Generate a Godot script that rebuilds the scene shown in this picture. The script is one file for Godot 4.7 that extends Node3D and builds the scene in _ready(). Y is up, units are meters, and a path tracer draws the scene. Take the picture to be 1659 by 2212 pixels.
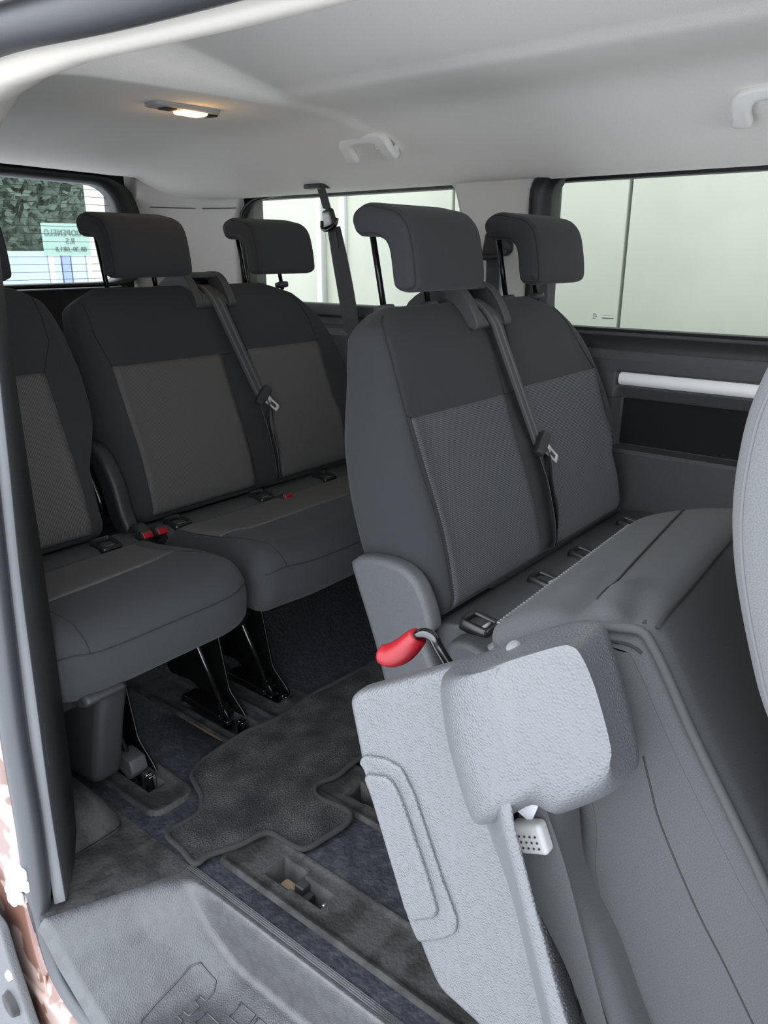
extends Node3D
# Interior of a passenger van seen through its open side door. x runs forward, -z runs away from the door, y is up; the van floor is y = 0.

var M := {}
var taken := {}

# ---------------------------------------------------------------- mesh collector
class G:
	var st := SurfaceTool.new()
	func _init() -> void:
		st.begin(Mesh.PRIMITIVE_TRIANGLES)
		st.set_smooth_group(0)
	func tri(a: Vector3, b: Vector3, c: Vector3) -> void:
		st.add_vertex(a); st.add_vertex(b); st.add_vertex(c)
	func quad(a: Vector3, b: Vector3, c: Vector3, d: Vector3) -> void:
		if a.distance_squared_to(b) > 1e-12 and b.distance_squared_to(c) > 1e-12:
			tri(a, b, c)
		if c.distance_squared_to(d) > 1e-12 and d.distance_squared_to(a) > 1e-12:
			tri(a, c, d)
	func rows(r: Array, closed := false, flip := false) -> void:
		for i in r.size() - 1:
			var p: PackedVector3Array = r[i]
			var q: PackedVector3Array = r[i + 1]
			var n := p.size()
			for j in (n if closed else n - 1):
				var k := (j + 1) % n
				if flip: quad(p[j], q[j], q[k], p[k])
				else: quad(p[j], p[k], q[k], q[j])
	func mesh() -> ArrayMesh:
		st.generate_normals()
		return st.commit()

func ticks(h: float, r: float, seg: float) -> PackedFloat32Array:
	var a := PackedFloat32Array()
	var nc := 4
	for k in nc:
		a.append(-h + r - r * tan(PI / 4 * (1.0 - float(k) / nc)))
	var m: int = maxi(1, ceili((2 * (h - r)) / seg))
	for k in m + 1:
		a.append(-(h - r) + 2 * (h - r) * k / m)
	for k in nc:
		a.append(h - r + r * tan(PI / 4 * float(k + 1) / nc))
	return a

func round_point(p: Vector3, h: Vector3, r: float) -> Vector3:
	var q := Vector3(clampf(p.x, -h.x + r, h.x - r), clampf(p.y, -h.y + r, h.y - r), clampf(p.z, -h.z + r, h.z - r))
	return q + (p - q).normalized() * r

# box with rounded edges, every point passed through a deformation
func rbox(g: G, c: Vector3, size: Vector3, r: float, seg: float, def = null, xf := Transform3D()) -> void:
	var h := size / 2
	r = minf(r, minf(h.x, minf(h.y, h.z)) * 0.999)
	for ax in 3:
		var u := (ax + 1) % 3
		var v := (ax + 2) % 3
		var us := ticks(h[u], r, seg)
		var vs := ticks(h[v], r, seg)
		for sg in [-1.0, 1.0]:
			var all := []
			for a in us:
				var row := PackedVector3Array()
				for b in vs:
					var p := Vector3()
					p[ax] = sg * h[ax]; p[u] = a; p[v] = b
					p = round_point(p, h, r) + c
					if def: p = def.call(p)
					row.append(xf * p)
				all.append(row)
			g.rows(all, false, sg < 0)

func box(g: G, a: Vector3, b: Vector3, r := 0.003, xf := Transform3D()) -> void:
	rbox(g, (a + b) / 2, (b - a).abs(), r, 10.0, null, xf)

func pts(l: Array) -> PackedVector2Array:
	var a := PackedVector2Array()
	for i in l.size() / 2:
		a.append(Vector2(l[2 * i], l[2 * i + 1]))
	return a

# closed smooth outline through the points
func smooth(p: PackedVector2Array, n := 4) -> PackedVector2Array:
	var o := PackedVector2Array()
	var m := p.size()
	for i in m:
		for k in n:
			o.append(p[i].cubic_interpolate(p[(i + 1) % m], p[(i + m - 1) % m], p[(i + 2) % m], float(k) / n))
	return o

func chain(p: PackedVector3Array, n := 4) -> PackedVector3Array:
	var o := PackedVector3Array()
	var m := p.size()
	for i in m - 1:
		for k in n:
			o.append(p[i].cubic_interpolate(p[i + 1], p[maxi(i - 1, 0)], p[mini(i + 2, m - 1)], float(k) / n))
	o.append(p[m - 1])
	return o

# outline with its corners cut round
func rounded(p: PackedVector2Array, r: float, n := 4) -> PackedVector2Array:
	var o := PackedVector2Array()
	var m := p.size()
	for i in m:
		var a := p[i]
		var d0 := p[(i + m - 1) % m] - a
		var d1 := p[(i + 1) % m] - a
		var q := minf(r, 0.45 * minf(d0.length(), d1.length()))
		var s := a + d0.normalized() * q
		var e := a + d1.normalized() * q
		for k in n + 1:
			var t := float(k) / n
			o.append(s.lerp(a, t).lerp(a.lerp(e, t), t))
	return o

func inset(p: PackedVector2Array, d: float) -> PackedVector2Array:
	var o := PackedVector2Array()
	var m := p.size()
	for i in m:
		var e0 := (p[i] - p[(i + m - 1) % m]).normalized()
		var e1 := (p[(i + 1) % m] - p[i]).normalized()
		var n := (Vector2(-e0.y, e0.x) + Vector2(-e1.y, e1.x))
		if n.length() < 0.05: n = Vector2(-e0.y, e0.x)
		n = n.normalized()
		var c := maxf(0.5, n.dot(Vector2(-e0.y, e0.x)))
		o.append(p[i] + n * d / c)
	# where the edge would turn back on itself, draw its ends together
	for pass_ in 12:
		var bad := false
		for i in m:
			var k := (i + 1) % m
			if (o[k] - o[i]).dot(p[k] - p[i]) < 0:
				var q := (o[i] + o[k]) / 2
				o[i] = q; o[k] = q
				bad = true
		if not bad: break
	return o

func cap(poly: PackedVector2Array) -> PackedVector2Array:
	# triangles that fill an outline, three points each, counter-clockwise
	var q := PackedVector2Array()
	for v in poly:
		if q.is_empty() or v.distance_to(q[q.size() - 1]) > 1e-5: q.append(v)
	while q.size() > 3 and q[0].distance_to(q[q.size() - 1]) <= 1e-5: q.remove_at(q.size() - 1)
	var sc := 100.0
	var big := PackedVector2Array()
	for v in q: big.append(v * sc)
	var t := Geometry2D.triangulate_polygon(big)
	if t.is_empty():
		# outline crosses itself somewhere: clean it first
		for c in Geometry2D.offset_polygon(big, -0.02):
			if Geometry2D.is_polygon_clockwise(c): continue
			var tt := Geometry2D.triangulate_polygon(c)
			if tt.size() > t.size(): t = tt; big = c
	var out := PackedVector2Array()
	for i in t.size() / 3:
		var a := big[t[3 * i]] / sc
		var b := big[t[3 * i + 1]] / sc
		var c := big[t[3 * i + 2]] / sc
		if (b - a).cross(c - a) < 0:
			var w := b; b = c; c = w
		out.append(a); out.append(b); out.append(c)
	if out.is_empty(): print("no cap for an outline of ", poly.size())
	return out

# outline pulled into a slab from d0 to d1 with rounded edges; f places (x, y, d)
func slab(g: G, poly: PackedVector2Array, d0: float, d1: float, r: float, f: Callable, n := 3) -> void:
	if Geometry2D.is_polygon_clockwise(poly):
		poly = poly.duplicate()
		poly.reverse()
	r = minf(r, absf(d1 - d0) / 2)
	var s := signf(d1 - d0)
	var all := []
	var ends := []
	for side in 2:
		for k in n + 1:
			var a := PI / 2 * (float(k) / n if side == 0 else 1.0 - float(k) / n)
			var ring := inset(poly, r * (1 - sin(a)))
			var d := d0 + s * r * (1 - cos(a)) if side == 0 else d1 - s * r * (1 - cos(a))
			if (side == 0 and k == 0) or (side == 1 and k == n): ends.append([ring, d])
			var row := PackedVector3Array()
			for q in ring: row.append(f.call(q.x, q.y, d))
			all.append(row)
	g.st.set_smooth_group(1)
	g.rows(all, true)
	var e := 0
	for end in ends:
		g.st.set_smooth_group(2 + e)
		var t := cap(end[0])
		for i in t.size() / 3:
			var a := t[3 * i]
			var b := t[3 * i + 1]
			var c := t[3 * i + 2]
			if e == 0:
				var w := b; b = c; c = w
			g.tri(f.call(a.x, a.y, end[1]), f.call(c.x, c.y, end[1]), f.call(b.x, b.y, end[1]))
		e += 1
	g.st.set_smooth_group(0)

func XY(x: float, y: float, d: float) -> Vector3: return Vector3(x, y, d)
func XZ(x: float, y: float, d: float) -> Vector3: return Vector3(x, d, y)
func ZY(x: float, y: float, d: float) -> Vector3: return Vector3(d, y, x)

# tube along a path; sx, sy squash its section
func tube(g: G, path: PackedVector3Array, r: float, n := 8, closed := false, radii := PackedFloat32Array()) -> void:
	var m := path.size()
	var all := []
	var up := Vector3.UP
	for i in m:
		var t: Vector3 = (path[(i + 1) % m] - path[(i + m - 1) % m]) if closed else (path[mini(i + 1, m - 1)] - path[maxi(i - 1, 0)])
		t = t.normalized()
		if i == 0: up = Vector3.UP if absf(t.y) < 0.9 else Vector3.RIGHT
		var b := t.cross(up).normalized()
		up = b.cross(t).normalized()
		var row := PackedVector3Array()
		var rr := r if radii.is_empty() else radii[i]
		for k in n:
			var a := TAU * k / n
			row.append(path[i] + (b * cos(a) + up * sin(a)) * rr)
		all.append(row)
	if closed: all.append(all[0])
	g.rows(all, true)
	if not closed:
		for e in [0, m - 1]:
			var row: PackedVector3Array = all[e]
			for k in n:
				if e == 0: g.tri(path[e], row[(k + 1) % n], row[k])
				else: g.tri(path[e], row[k], row[(k + 1) % n])

func line(a: Vector3, b: Vector3) -> PackedVector3Array:
	return PackedVector3Array([a, b])

# round flat-ended body along an axis: (radius, height) pairs
func lathe(g: G, c: Vector3, axis: Vector3, prof: Array, n := 16) -> void:
	axis = axis.normalized()
	var u := axis.cross(Vector3(0.3, 0.2, 0.9)).normalized()
	var v := axis.cross(u)
	var all := []
	for i in prof.size() / 2:
		var row := PackedVector3Array()
		for k in n:
			var a := TAU * k / n
			row.append(c + axis * prof[2 * i + 1] + (u * cos(a) + v * sin(a)) * maxf(prof[2 * i], 0.00001))
		all.append(row)
	g.rows(all, true, true)

# flat band of given width along a path
func band(g: G, path: PackedVector3Array, wdir: Array, w: float, t: float) -> void:
	var all := []
	var m := path.size()
	for i in m:
		var tan := (path[mini(i + 1, m - 1)] - path[maxi(i - 1, 0)]).normalized()
		var k := float(i) / (m - 1) * (wdir.size() - 1)
		var a: Vector3 = wdir[int(k)]
		var b: Vector3 = wdir[mini(int(k) + 1, wdir.size() - 1)]
		var wd := a.lerp(b, k - int(k)).normalized()
		var nn := tan.cross(wd).normalized()
		var row := PackedVector3Array()
		for q in [[-0.5, -0.5], [0.5, -0.5], [0.5, 0.5], [-0.5, 0.5]]:
			row.append(path[i] + wd * w * q[0] + nn * t * q[1])
		all.append(row)
	g.st.set_smooth_group(-1)
	g.rows(all, true)
	g.quad(all[0][0], all[0][3], all[0][2], all[0][1])
	var z = all[m - 1]
	g.quad(z[0], z[1], z[2], z[3])
	g.st.set_smooth_group(0)

func table(t: float, a: Array) -> float:
	var n := a.size() / 2
	if t <= a[0]: return a[1]
	for i in n - 1:
		if t <= a[2 * i + 2]:
			var k: float = (t - a[2 * i]) / (a[2 * i + 2] - a[2 * i])
			var p0: float = a[2 * maxi(i - 1, 0) + 1]
			var p3: float = a[2 * mini(i + 2, n - 1) + 1]
			var lin := lerpf(a[2 * i + 1], a[2 * i + 3], k)
			return lerpf(lin, cubic_interpolate(a[2 * i + 1], a[2 * i + 3], p0, p3, k), 0.6)
	return a[2 * n - 1]

# ---------------------------------------------------------------- naming
func numbered(called: String) -> String:
	var k: int = taken.get(called, 0)
	taken[called] = k + 1
	return called if k == 0 else "%s_%03d" % [called, k]

func thing(called: String, label: String, category: String, at := Vector3.ZERO, group := "") -> Node3D:
	var o := Node3D.new()
	o.name = numbered(called)
	add_child(o, true)
	o.position = at
	tag(o, label, category, group)
	return o

func tag(o: Node3D, label: String, category: String, group := "") -> void:
	o.set_meta("label", label)
	o.set_meta("category", category)
	if group: o.set_meta("group", group)

func obj(called: String, g: G, m: Material, parent: Node3D = self) -> MeshInstance3D:
	var o := MeshInstance3D.new()
	o.mesh = g.mesh()
	o.material_override = m
	o.name = numbered(called) if parent == self else called
	o.cast_shadow = GeometryInstance3D.SHADOW_CASTING_SETTING_ON
	parent.add_child(o, true)
	return o

func struct(called: String, g: G, m: Material, label: String, category: String, parent: Node3D = self) -> MeshInstance3D:
	var o := obj(called, g, m, parent)
	if parent == self:
		o.set_meta("kind", "structure")
		tag(o, label, category)
	return o

# ---------------------------------------------------------------- materials
func noise_image(size: int, freq: float, kind := FastNoiseLite.TYPE_SIMPLEX_SMOOTH, oct := 4, sd := 1) -> Image:
	var n := FastNoiseLite.new()
	n.noise_type = kind
	n.frequency = freq
	n.fractal_octaves = oct
	n.seed = sd
	if kind == FastNoiseLite.TYPE_CELLULAR:
		n.fractal_type = FastNoiseLite.FRACTAL_NONE
		n.cellular_return_type = FastNoiseLite.RETURN_DISTANCE2_SUB
	return n.get_seamless_image(size, size)

func tint(im: Image, a: Color, b: Color, lo := 0.0, hi := 1.0, speck := 0.0, specks := Color(0.6, 0.6, 0.62)) -> ImageTexture:
	var o := Image.create(im.get_width(), im.get_height(), false, Image.FORMAT_RGB8)
	var rng := RandomNumberGenerator.new()
	rng.seed = 7
	for y in im.get_height():
		for x in im.get_width():
			var v := clampf((im.get_pixel(x, y).r - lo) / (hi - lo), 0, 1)
			var c := a.lerp(b, v)
			var k := rng.randf()
			if k < speck: c = c.lerp(specks, rng.randf())
			o.set_pixel(x, y, c)
	return ImageTexture.create_from_image(o)

func bump(im: Image, s: float) -> ImageTexture:
	var o: Image = im.duplicate()
	o.convert(Image.FORMAT_RGBA8)
	o.bump_map_to_normal_map(s)
	return ImageTexture.create_from_image(o)

func mat(called: String, c: Color, rough: float, metal := 0.0, tex: Texture2D = null, nrm: Texture2D = null, per_metre := 10.0, ns := 1.0, world := false) -> StandardMaterial3D:
	var m := StandardMaterial3D.new()
	m.resource_name = called
	m.albedo_color = c
	m.roughness = rough
	m.metallic = metal
	if tex or nrm:
		m.uv1_triplanar = true
		m.uv1_world_triplanar = world
		m.uv1_scale = Vector3.ONE * per_metre
		m.uv1_triplanar_sharpness = 4.0
		m.albedo_texture = tex
		if nrm:
			m.normal_enabled = true
			m.normal_texture = nrm
			m.normal_scale = ns
	M[called] = m
	return m

func grey(v: float, t := 0.0) -> Color:
	return Color(v - t * 0.5, v, v + t)

func materials() -> void:
	var fine := noise_image(256, 0.09, FastNoiseLite.TYPE_SIMPLEX_SMOOTH, 3, 3)
	var soft := noise_image(256, 0.012, FastNoiseLite.TYPE_SIMPLEX_SMOOTH, 5, 5)
	var cells := noise_image(256, 0.09, FastNoiseLite.TYPE_CELLULAR, 1, 9)
	var fine_n := bump(fine, 3.0)
	var cell_n := bump(cells, 5.0)
	# weave of the middle row's insert: rows of small light stitches
	var w := Image.create(64, 64, false, Image.FORMAT_RGB8)
	for y in 64:
		for x in 64:
			var cx := fposmod(x + (8 if (y / 16) % 2 else 0), 16) - 8.0
			var cy := y % 16 - 8.0
			var d := exp(-(cx * cx / 18.0 + cy * cy / 9.0))
			w.set_pixel(x, y, Color(0.44, 0.44, 0.45).lerp(Color(0.98, 0.98, 0.99), d))
	var weave := ImageTexture.create_from_image(w)
	# ribs of the rear row's insert
	var rb := Image.create(64, 64, false, Image.FORMAT_RGB8)
	for y in 64:
		for x in 64:
			var d := 0.5 + 0.5 * sin((x + 2.0 * sin(y / 64.0 * TAU * 4)) / 64.0 * TAU * 4)
			rb.set_pixel(x, y, Color(0.66, 0.65, 0.64).lerp(Color(1, 0.99, 0.98), d * d))
	var ribs := ImageTexture.create_from_image(rb)
	var cloth_t := tint(fine, Color(0.86, 0.86, 0.86), Color(1, 1, 1), 0.2, 0.8)
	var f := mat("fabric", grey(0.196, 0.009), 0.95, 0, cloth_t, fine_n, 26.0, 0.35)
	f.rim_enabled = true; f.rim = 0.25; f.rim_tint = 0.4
	mat("fabric_lit", grey(0.37, 0.004), 0.95, 0, cloth_t, fine_n, 26.0, 0.35)  # same cloth as the folded seat, coloured paler to carry the door light
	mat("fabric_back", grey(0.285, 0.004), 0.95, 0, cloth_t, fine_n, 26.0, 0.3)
	mat("insert_weave", grey(0.57, 0.012), 0.95, 0, weave, null, 68.0)
	mat("insert_ribs", Color(0.42, 0.415, 0.415), 0.95, 0, ribs, null, 64.0)
	mat("seam", grey(0.135), 0.9)
	mat("stitch", grey(0.33), 0.9)
	mat("piping", grey(0.27), 0.9, 0, cloth_t, fine_n, 60.0, 0.8)
	mat("plastic_black", grey(0.17, 0.006), 0.5, 0, null, fine_n, 30.0, 0.25)
	mat("plastic_dark", grey(0.24, 0.006), 0.6, 0, null, cell_n, 12.0, 0.25)
	mat("plastic_cover", grey(0.325, 0.008), 0.55, 0, null, cell_n, 12.0, 0.35)
	mat("plastic_grain", grey(0.325, 0.008), 0.42, 0, null, cell_n, 12.0, 0.6)
	mat("plastic_pillar", grey(0.43, 0.008), 0.6, 0, null, fine_n, 20.0, 0.2)
	mat("trim_light", Color(0.80, 0.79, 0.77), 0.7, 0, null, fine_n, 20.0, 0.15)
	mat("headlining", Color(0.95, 0.928, 0.895), 0.95, 0, tint(fine, Color(0.96, 0.96, 0.96), Color(1, 1, 1), 0.2, 0.8), fine_n, 14.0, 0.12)
	mat("rail_trim", Color(0.63, 0.61, 0.575), 0.7, 0, null, fine_n, 14.0, 0.1)
	mat("lamp_grey", Color(0.60, 0.60, 0.595), 0.6)
	mat("handle_grey", Color(0.89, 0.88, 0.86), 0.45)
	mat("steel", grey(0.75), 0.3, 0.9)
	mat("black_steel", grey(0.06), 0.3, 0.3)
	mat("chrome", grey(0.9), 0.12, 1.0)
	mat("silver", Color(0.90, 0.90, 0.90), 0.5, 0.0)
	mat("black_cloth", grey(0.035), 0.95)
	mat("red", Color(0.56, 0.07, 0.115), 0.4)
	mat("belt", grey(0.25, 0.008), 0.75, 0, null, fine_n, 60.0, 0.3)
	mat("belt_stripe", grey(0.36, 0.008), 0.75)
	mat("rubber", grey(0.185, 0.015), 0.45, 0, null, fine_n, 14.0, 0.12)
	mat("frame_rubber", grey(0.075, 0.008), 0.55)
	mat("step", grey(0.24, 0.006), 0.5, 0, tint(soft, Color(0.88, 0.88, 0.88), Color(1, 1, 1), 0.3, 0.66, 0.004, Color(1, 1, 1)), cell_n, 11.0, 0.25, true)
	mat("floor_plate", grey(0.215, 0.003), 0.75, 0, tint(soft, Color(0.62, 0.61, 0.60), Color(1, 0.99, 0.97), 0.3, 0.68, 0.008), fine_n, 4.0, 0.4, true)
	mat("vinyl", Color(0.205, 0.215, 0.245), 0.65, 0, tint(noise_image(512, 0.02, FastNoiseLite.TYPE_SIMPLEX_SMOOTH, 5, 15), Color(0.72, 0.73, 0.76), Color(1, 0.99, 0.96), 0.35, 0.75, 0.03, Color(1, 1, 1)), fine_n, 3.0, 0.5, true)
	var pile := noise_image(512, 0.16, FastNoiseLite.TYPE_SIMPLEX_SMOOTH, 4, 21)
	var blot := noise_image(512, 0.008, FastNoiseLite.TYPE_SIMPLEX_SMOOTH, 4, 31)
	for y in 512:
		for x in 512:
			pile.set_pixel(x, y, grey(clampf(0.6 * pile.get_pixel(x, y).r + 0.55 * blot.get_pixel(x, y).r - 0.06, 0, 1)))
	mat("carpet", Color(0.27, 0.272, 0.277), 1.0, 0, tint(pile, Color(0.40, 0.40, 0.41), Color(1, 0.985, 0.96), 0.25, 0.8, 0.006, Color(1, 1, 1)), bump(noise_image(512, 0.2, FastNoiseLite.TYPE_SIMPLEX_SMOOTH, 2, 4), 5.0), 2.2, 0.8, true)
	mat("carpet_edge", grey(0.17), 1.0, 0, null, fine_n, 30.0, 1.0)
	for k in ["plastic_grain", "step", "rubber"]: M[k].metallic_specular = 0.65
	mat("dirt", Color(0.52, 0.45, 0.36), 1.0, 0, null, fine_n, 20.0, 1.0)
	mat("tongue_metal", grey(0.78), 0.35, 0.2)
	mat("hood", grey(0.13), 0.3)
	mat("rust", Color(0.33, 0.26, 0.19), 0.95, 0, null, fine_n, 30.0, 1.0)
	mat("hollow", grey(0.10), 0.6)
	var p := mat("paint", Color(0.62, 0.55, 0.52), 0.3, 0.1, tint(noise_image(256, 0.018, FastNoiseLite.TYPE_SIMPLEX_SMOOTH, 3, 41), Color(0.70, 0.58, 0.54), Color(1, 0.98, 0.97), 0.47, 0.53), null, 2.2)  # pale blotches: surface film plus reflections painted into the brown
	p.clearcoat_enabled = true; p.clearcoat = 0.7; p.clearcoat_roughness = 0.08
	mat("paint_dark", Color(0.25, 0.19, 0.19), 0.3, 0.1)
	mat("snow", Color(0.80, 0.80, 0.82), 0.9, 0, null, fine_n, 30.0, 1.0)
	mat("drip", Color(0.66, 0.50, 0.46), 0.12)
	var gl := mat("glass", Color(0.86, 0.92, 0.84, 0.06), 0.02)
	gl.transparency = BaseMaterial3D.TRANSPARENCY_ALPHA
	gl.metallic_specular = 0.12
	mat("heat_wire", grey(0.30), 0.6)
	mat("marking", grey(0.45), 0.6)
	mat("cladding", Color(0.61, 0.625, 0.56), 0.7, 0, tint(soft, Color(0.97, 0.97, 0.97), Color(1, 1, 1), 0.2, 0.8), null, 0.6)
	mat("cladding_light", Color(0.66, 0.67, 0.64), 0.6)
	mat("joint", grey(0.22), 0.7)
	mat("bounce_ground", Color(0.96, 0.96, 0.97), 0.9, 0, tint(soft, Color(0.85, 0.85, 0.85), Color(1, 1, 1), 0.2, 0.8), null, 0.7)  # ground colour set near white so it bounces light up to the ceiling
	mat("bark", Color(0.45, 0.43, 0.39), 0.95, 0, null, fine_n, 6.0, 1.0)
	var lf := mat("leaf", Color(0.27, 0.32, 0.28), 0.9)
	lf.backlight_enabled = true; lf.backlight = Color(0.2, 0.24, 0.18)
	mat("board_green", Color(0.47, 0.58, 0.53), 0.6)
	mat("board_blue", Color(0.46, 0.52, 0.63), 0.6)
	mat("board_white", Color(0.58, 0.63, 0.70), 0.6)
	mat("letter", Color(0.30, 0.37, 0.35), 0.7)
	mat("lamp_lens", Color(1, 0.9, 0.7), 0.4)
	M.lamp_lens.emission_enabled = true
	M.lamp_lens.emission = Color(1.0, 0.80, 0.50)
	M.lamp_lens.emission_energy_multiplier = 0.9

# ---------------------------------------------------------------- scene
func _ready() -> void:
	# camera, sky, light, exposure
	var cam := Camera3D.new()
	cam.name = "camera"
	cam.position = Vector3(0, 1.08, 0)
	cam.rotation_degrees = Vector3(-18.6, 38.9, 0)
	cam.fov = 67.33
	cam.near = 0.02
	add_child(cam)
	cam.current = true
	var sm := ProceduralSkyMaterial.new()
	sm.sky_top_color = Color(0.90, 0.93, 0.97)
	sm.sky_horizon_color = Color(0.93, 0.945, 0.96)
	sm.sky_curve = 0.2
	sm.ground_bottom_color = Color(0.62, 0.62, 0.63)
	sm.ground_horizon_color = Color(0.80, 0.81, 0.82)
	sm.sun_angle_max = 0.0
	sm.energy_multiplier = 1.0
	var env := Environment.new()
	env.background_mode = Environment.BG_SKY
	env.sky = Sky.new()
	env.sky.sky_material = sm
	env.ambient_light_source = Environment.AMBIENT_SOURCE_SKY
	env.tonemap_mode = Environment.TONE_MAPPER_LINEAR
	env.tonemap_exposure = 5.8
	env.sdfgi_enabled = true
	env.ssao_enabled = true
	env.ssil_enabled = true
	var we := WorldEnvironment.new()
	we.name = "world"
	we.environment = env
	add_child(we)
	materials()
	outside()
	shell()
	floor_parts()
	seats()
	folded_seat()
	front_seat()
	fittings()
	door_edge()

# ---------------------------------------------------------------- outside
func outside() -> void:
	var g := G.new()
	box(g, Vector3(-30, -0.75, -30), Vector3(14, -0.6, 14), 0.01)
	var o := struct("ground", g, M.bounce_ground, "snow-white ground around the van, whitened to bounce light inside", "ground")
	# clad building beside the van
	var b := thing("clad_building", "pale greenish panel-clad building wall seen through the side windows", "building", Vector3(0, -0.6, -3.4))
	var xs := [-5.62, -4.4, -3.21, -3.03, -2.303, -1.4, -0.4, 0.6, 1.7]
	for i in xs.size() - 1:
		g = G.new()
		if i == 2:
			box(g, Vector3(xs[i] + 0.02, 0, -0.3), Vector3(xs[i + 1] - 0.02, 5.0, -0.02), 0.006)
			obj("panel", g, M.cladding, b)
			for e in [xs[i], xs[i + 1]]:
				g = G.new()
				box(g, Vector3(e - 0.022, 0, -0.3), Vector3(e + 0.022, 5.0, 0.02), 0.006)
				obj("light_strip", g, M.cladding_light, b)
		else:
			box(g, Vector3(xs[i] + (0.02 if i in [1, 2, 3] and i != 1 else 0.008), 0, -0.3), Vector3(xs[i + 1] - 0.008, 5.0, 0), 0.006)
			obj("panel", g, M.cladding, b)
	g = G.new()
	box(g, Vector3(-5.6, 0, -0.5), Vector3(1.7, 4.98, -0.28), 0.005)
	obj("joint_backing", g, M.joint, b)
	# behind the van: trees, a sign board, pale panels
	var rng := RandomNumberGenerator.new()
	rng.seed = 11
	var k := 0
	for t in [[-9.6, -4.05, 2.2, "slim-trunked grey-green tree standing nearest behind the van"], [-12.5, -8.4, 2.6, "grey-green tree further back beside the building's end"], [-12.5, -1.2, 2.6, "grey-green tree at the left behind the rear window"], [-17.5, -4.6, 3.4, "larger grey-green tree farthest behind the van"]]:
		var tr := thing("tree", t[3], "tree", Vector3(t[0], -0.6, t[1]), "trees seen through the rear window")
		g = G.new()
		tube(g, chain(PackedVector3Array([Vector3(0, 0, 0), Vector3(0.03, 1.2, 0.05), Vector3(-0.05, 2.2, -0.06), Vector3(0.02, 3.4, 0.02)])), 0.1, 8)
		for q in 5:
			var a := rng.randf() * TAU
			tube(g, chain(PackedVector3Array([Vector3(0, 1.9 + q * 0.25, 0), Vector3(cos(a) * 0.5, 2.5 + q * 0.3, sin(a) * 0.5), Vector3(cos(a) * 1.2, 2.9 + q * 0.35, sin(a) * 1.2)])), 0.035, 6)
		obj("trunk", g, M.bark, tr)
		g = G.new()
		g.st.set_smooth_group(-1)
		for q in 24000:
			var d: Vector3 = Vector3(rng.randfn(), rng.randfn() * 0.75, rng.randfn()).limit_length(2.2) * 0.62 * t[2] / 2.2
			var c: Vector3 = Vector3(0, 2.45, 0) + d * Vector3(1.15, 1.0, 1.25)
			if c.y < 1.50 + 0.15 * sin(q * 1.7): continue
			var u := Vector3(rng.randfn(), rng.randfn(), rng.randfn()).normalized() * 0.06
			var v := u.cross(Vector3(rng.randfn(), rng.randfn(), rng.randfn())).normalized() * 0.036
			g.quad(c - u, c - v, c + u, c + v)
		var cr := obj("crown", g, M.leaf, tr)
		cr.set_meta("kind", "stuff")
		k += 1
	var s := thing("sign_board", "pale green sign board with reversed grey lettering behind the rear window", "sign", Vector3(-7.0, 0, -4.02))
	g = G.new()
	box(g, Vector3(-0.04, 1.06, -0.28), Vector3(0, 1.34, 0.22), 0.004)
	obj("board", g, M.board_green, s)
	g = G.new()
	for z in [-0.22, 0.16]: box(g, Vector3(-0.07, -0.6, z - 0.025), Vector3(-0.04, 1.3, z + 0.025), 0.003)
	obj("post", g, M.steel, s)
	var fnt := SystemFont.new()
	fnt.font_names = PackedStringArray(["Droid Sans"])
	for l in [["OSTUOPENELO", 1.225, 34], ["R.S", 1.155, 30], ["88.30-,081.8", 1.085, 26]]:
		var tm := TextMesh.new()
		tm.text = l[0]
		tm.font = fnt
		tm.font_size = l[2]
		tm.pixel_size = 0.0022
		tm.depth = 0.004
		var o2 := MeshInstance3D.new()
		o2.name = "lettering"
		o2.mesh = tm
		o2.material_override = M.letter
		s.add_child(o2, true)
		# mirrored, as the photograph shows it: turned to face away, seen as a see-through print would be
		o2.transform = Transform3D(Basis(Vector3(0, 0, 1), Vector3(0, 1, 0), Vector3(1, 0, 0)), Vector3(0.004, l[1] + 0.03, -0.03))
	s = thing("barrier", "low barrier of pale blue and white panels behind the van", "barrier", Vector3(-7.5, -0.6, -3.6))
	var zs := [-1.25, -0.72, -0.62, 0.02, 0.62, 1.3]
	for i in zs.size() - 1:
		g = G.new()
		box(g, Vector3(-0.05 - 0.01 * (i % 2), 0.0, zs[i] + 0.006), Vector3(0, 1.66 + 0.02 * (i % 3), zs[i + 1] - 0.006), 0.006)
		obj("panel", g, M.board_white if i % 2 == 0 else M.board_blue, s)

# ---------------------------------------------------------------- van body
func ceil_y(x: float, z: float) -> float:
	var f := table(-z, [0.60, 1.305, 0.68, 1.36, 0.78, 1.44, 0.92, 1.518, 1.05, 1.522, 1.25, 1.500, 1.49, 1.460, 1.52, 1.448, 1.6, 1.445, 1.73, 1.443, 1.79, 1.434, 1.85, 1.410, 1.96, 1.350, 2.04, 1.303, 2.08, 1.286, 2.14, 1.280])
	var r := table(-z, [0.60, 1.305, 0.70, 1.355, 0.82, 1.40, 1.0, 1.424, 1.4, 1.434, 1.7, 1.434, 1.77, 1.425, 1.84, 1.400, 1.96, 1.343, 2.04, 1.300, 2.08, 1.286, 2.14, 1.280])
	var y := lerpf(r, f, smoothstep(-1.585, -1.535, x))
	var e := smoothstep(-2.25, -2.8, x)
	return minf(y, lerpf(y, 1.372 + (z + 1.3) * 0.02, e))

func glass_pane(called: String, poly: PackedVector2Array, d: float, f: Callable, label: String) -> MeshInstance3D:
	var g := G.new()
	slab(g, poly, d, d + 0.004, 0.0005, f, 1)
	return struct(called, g, M.glass, label, "window")

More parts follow.
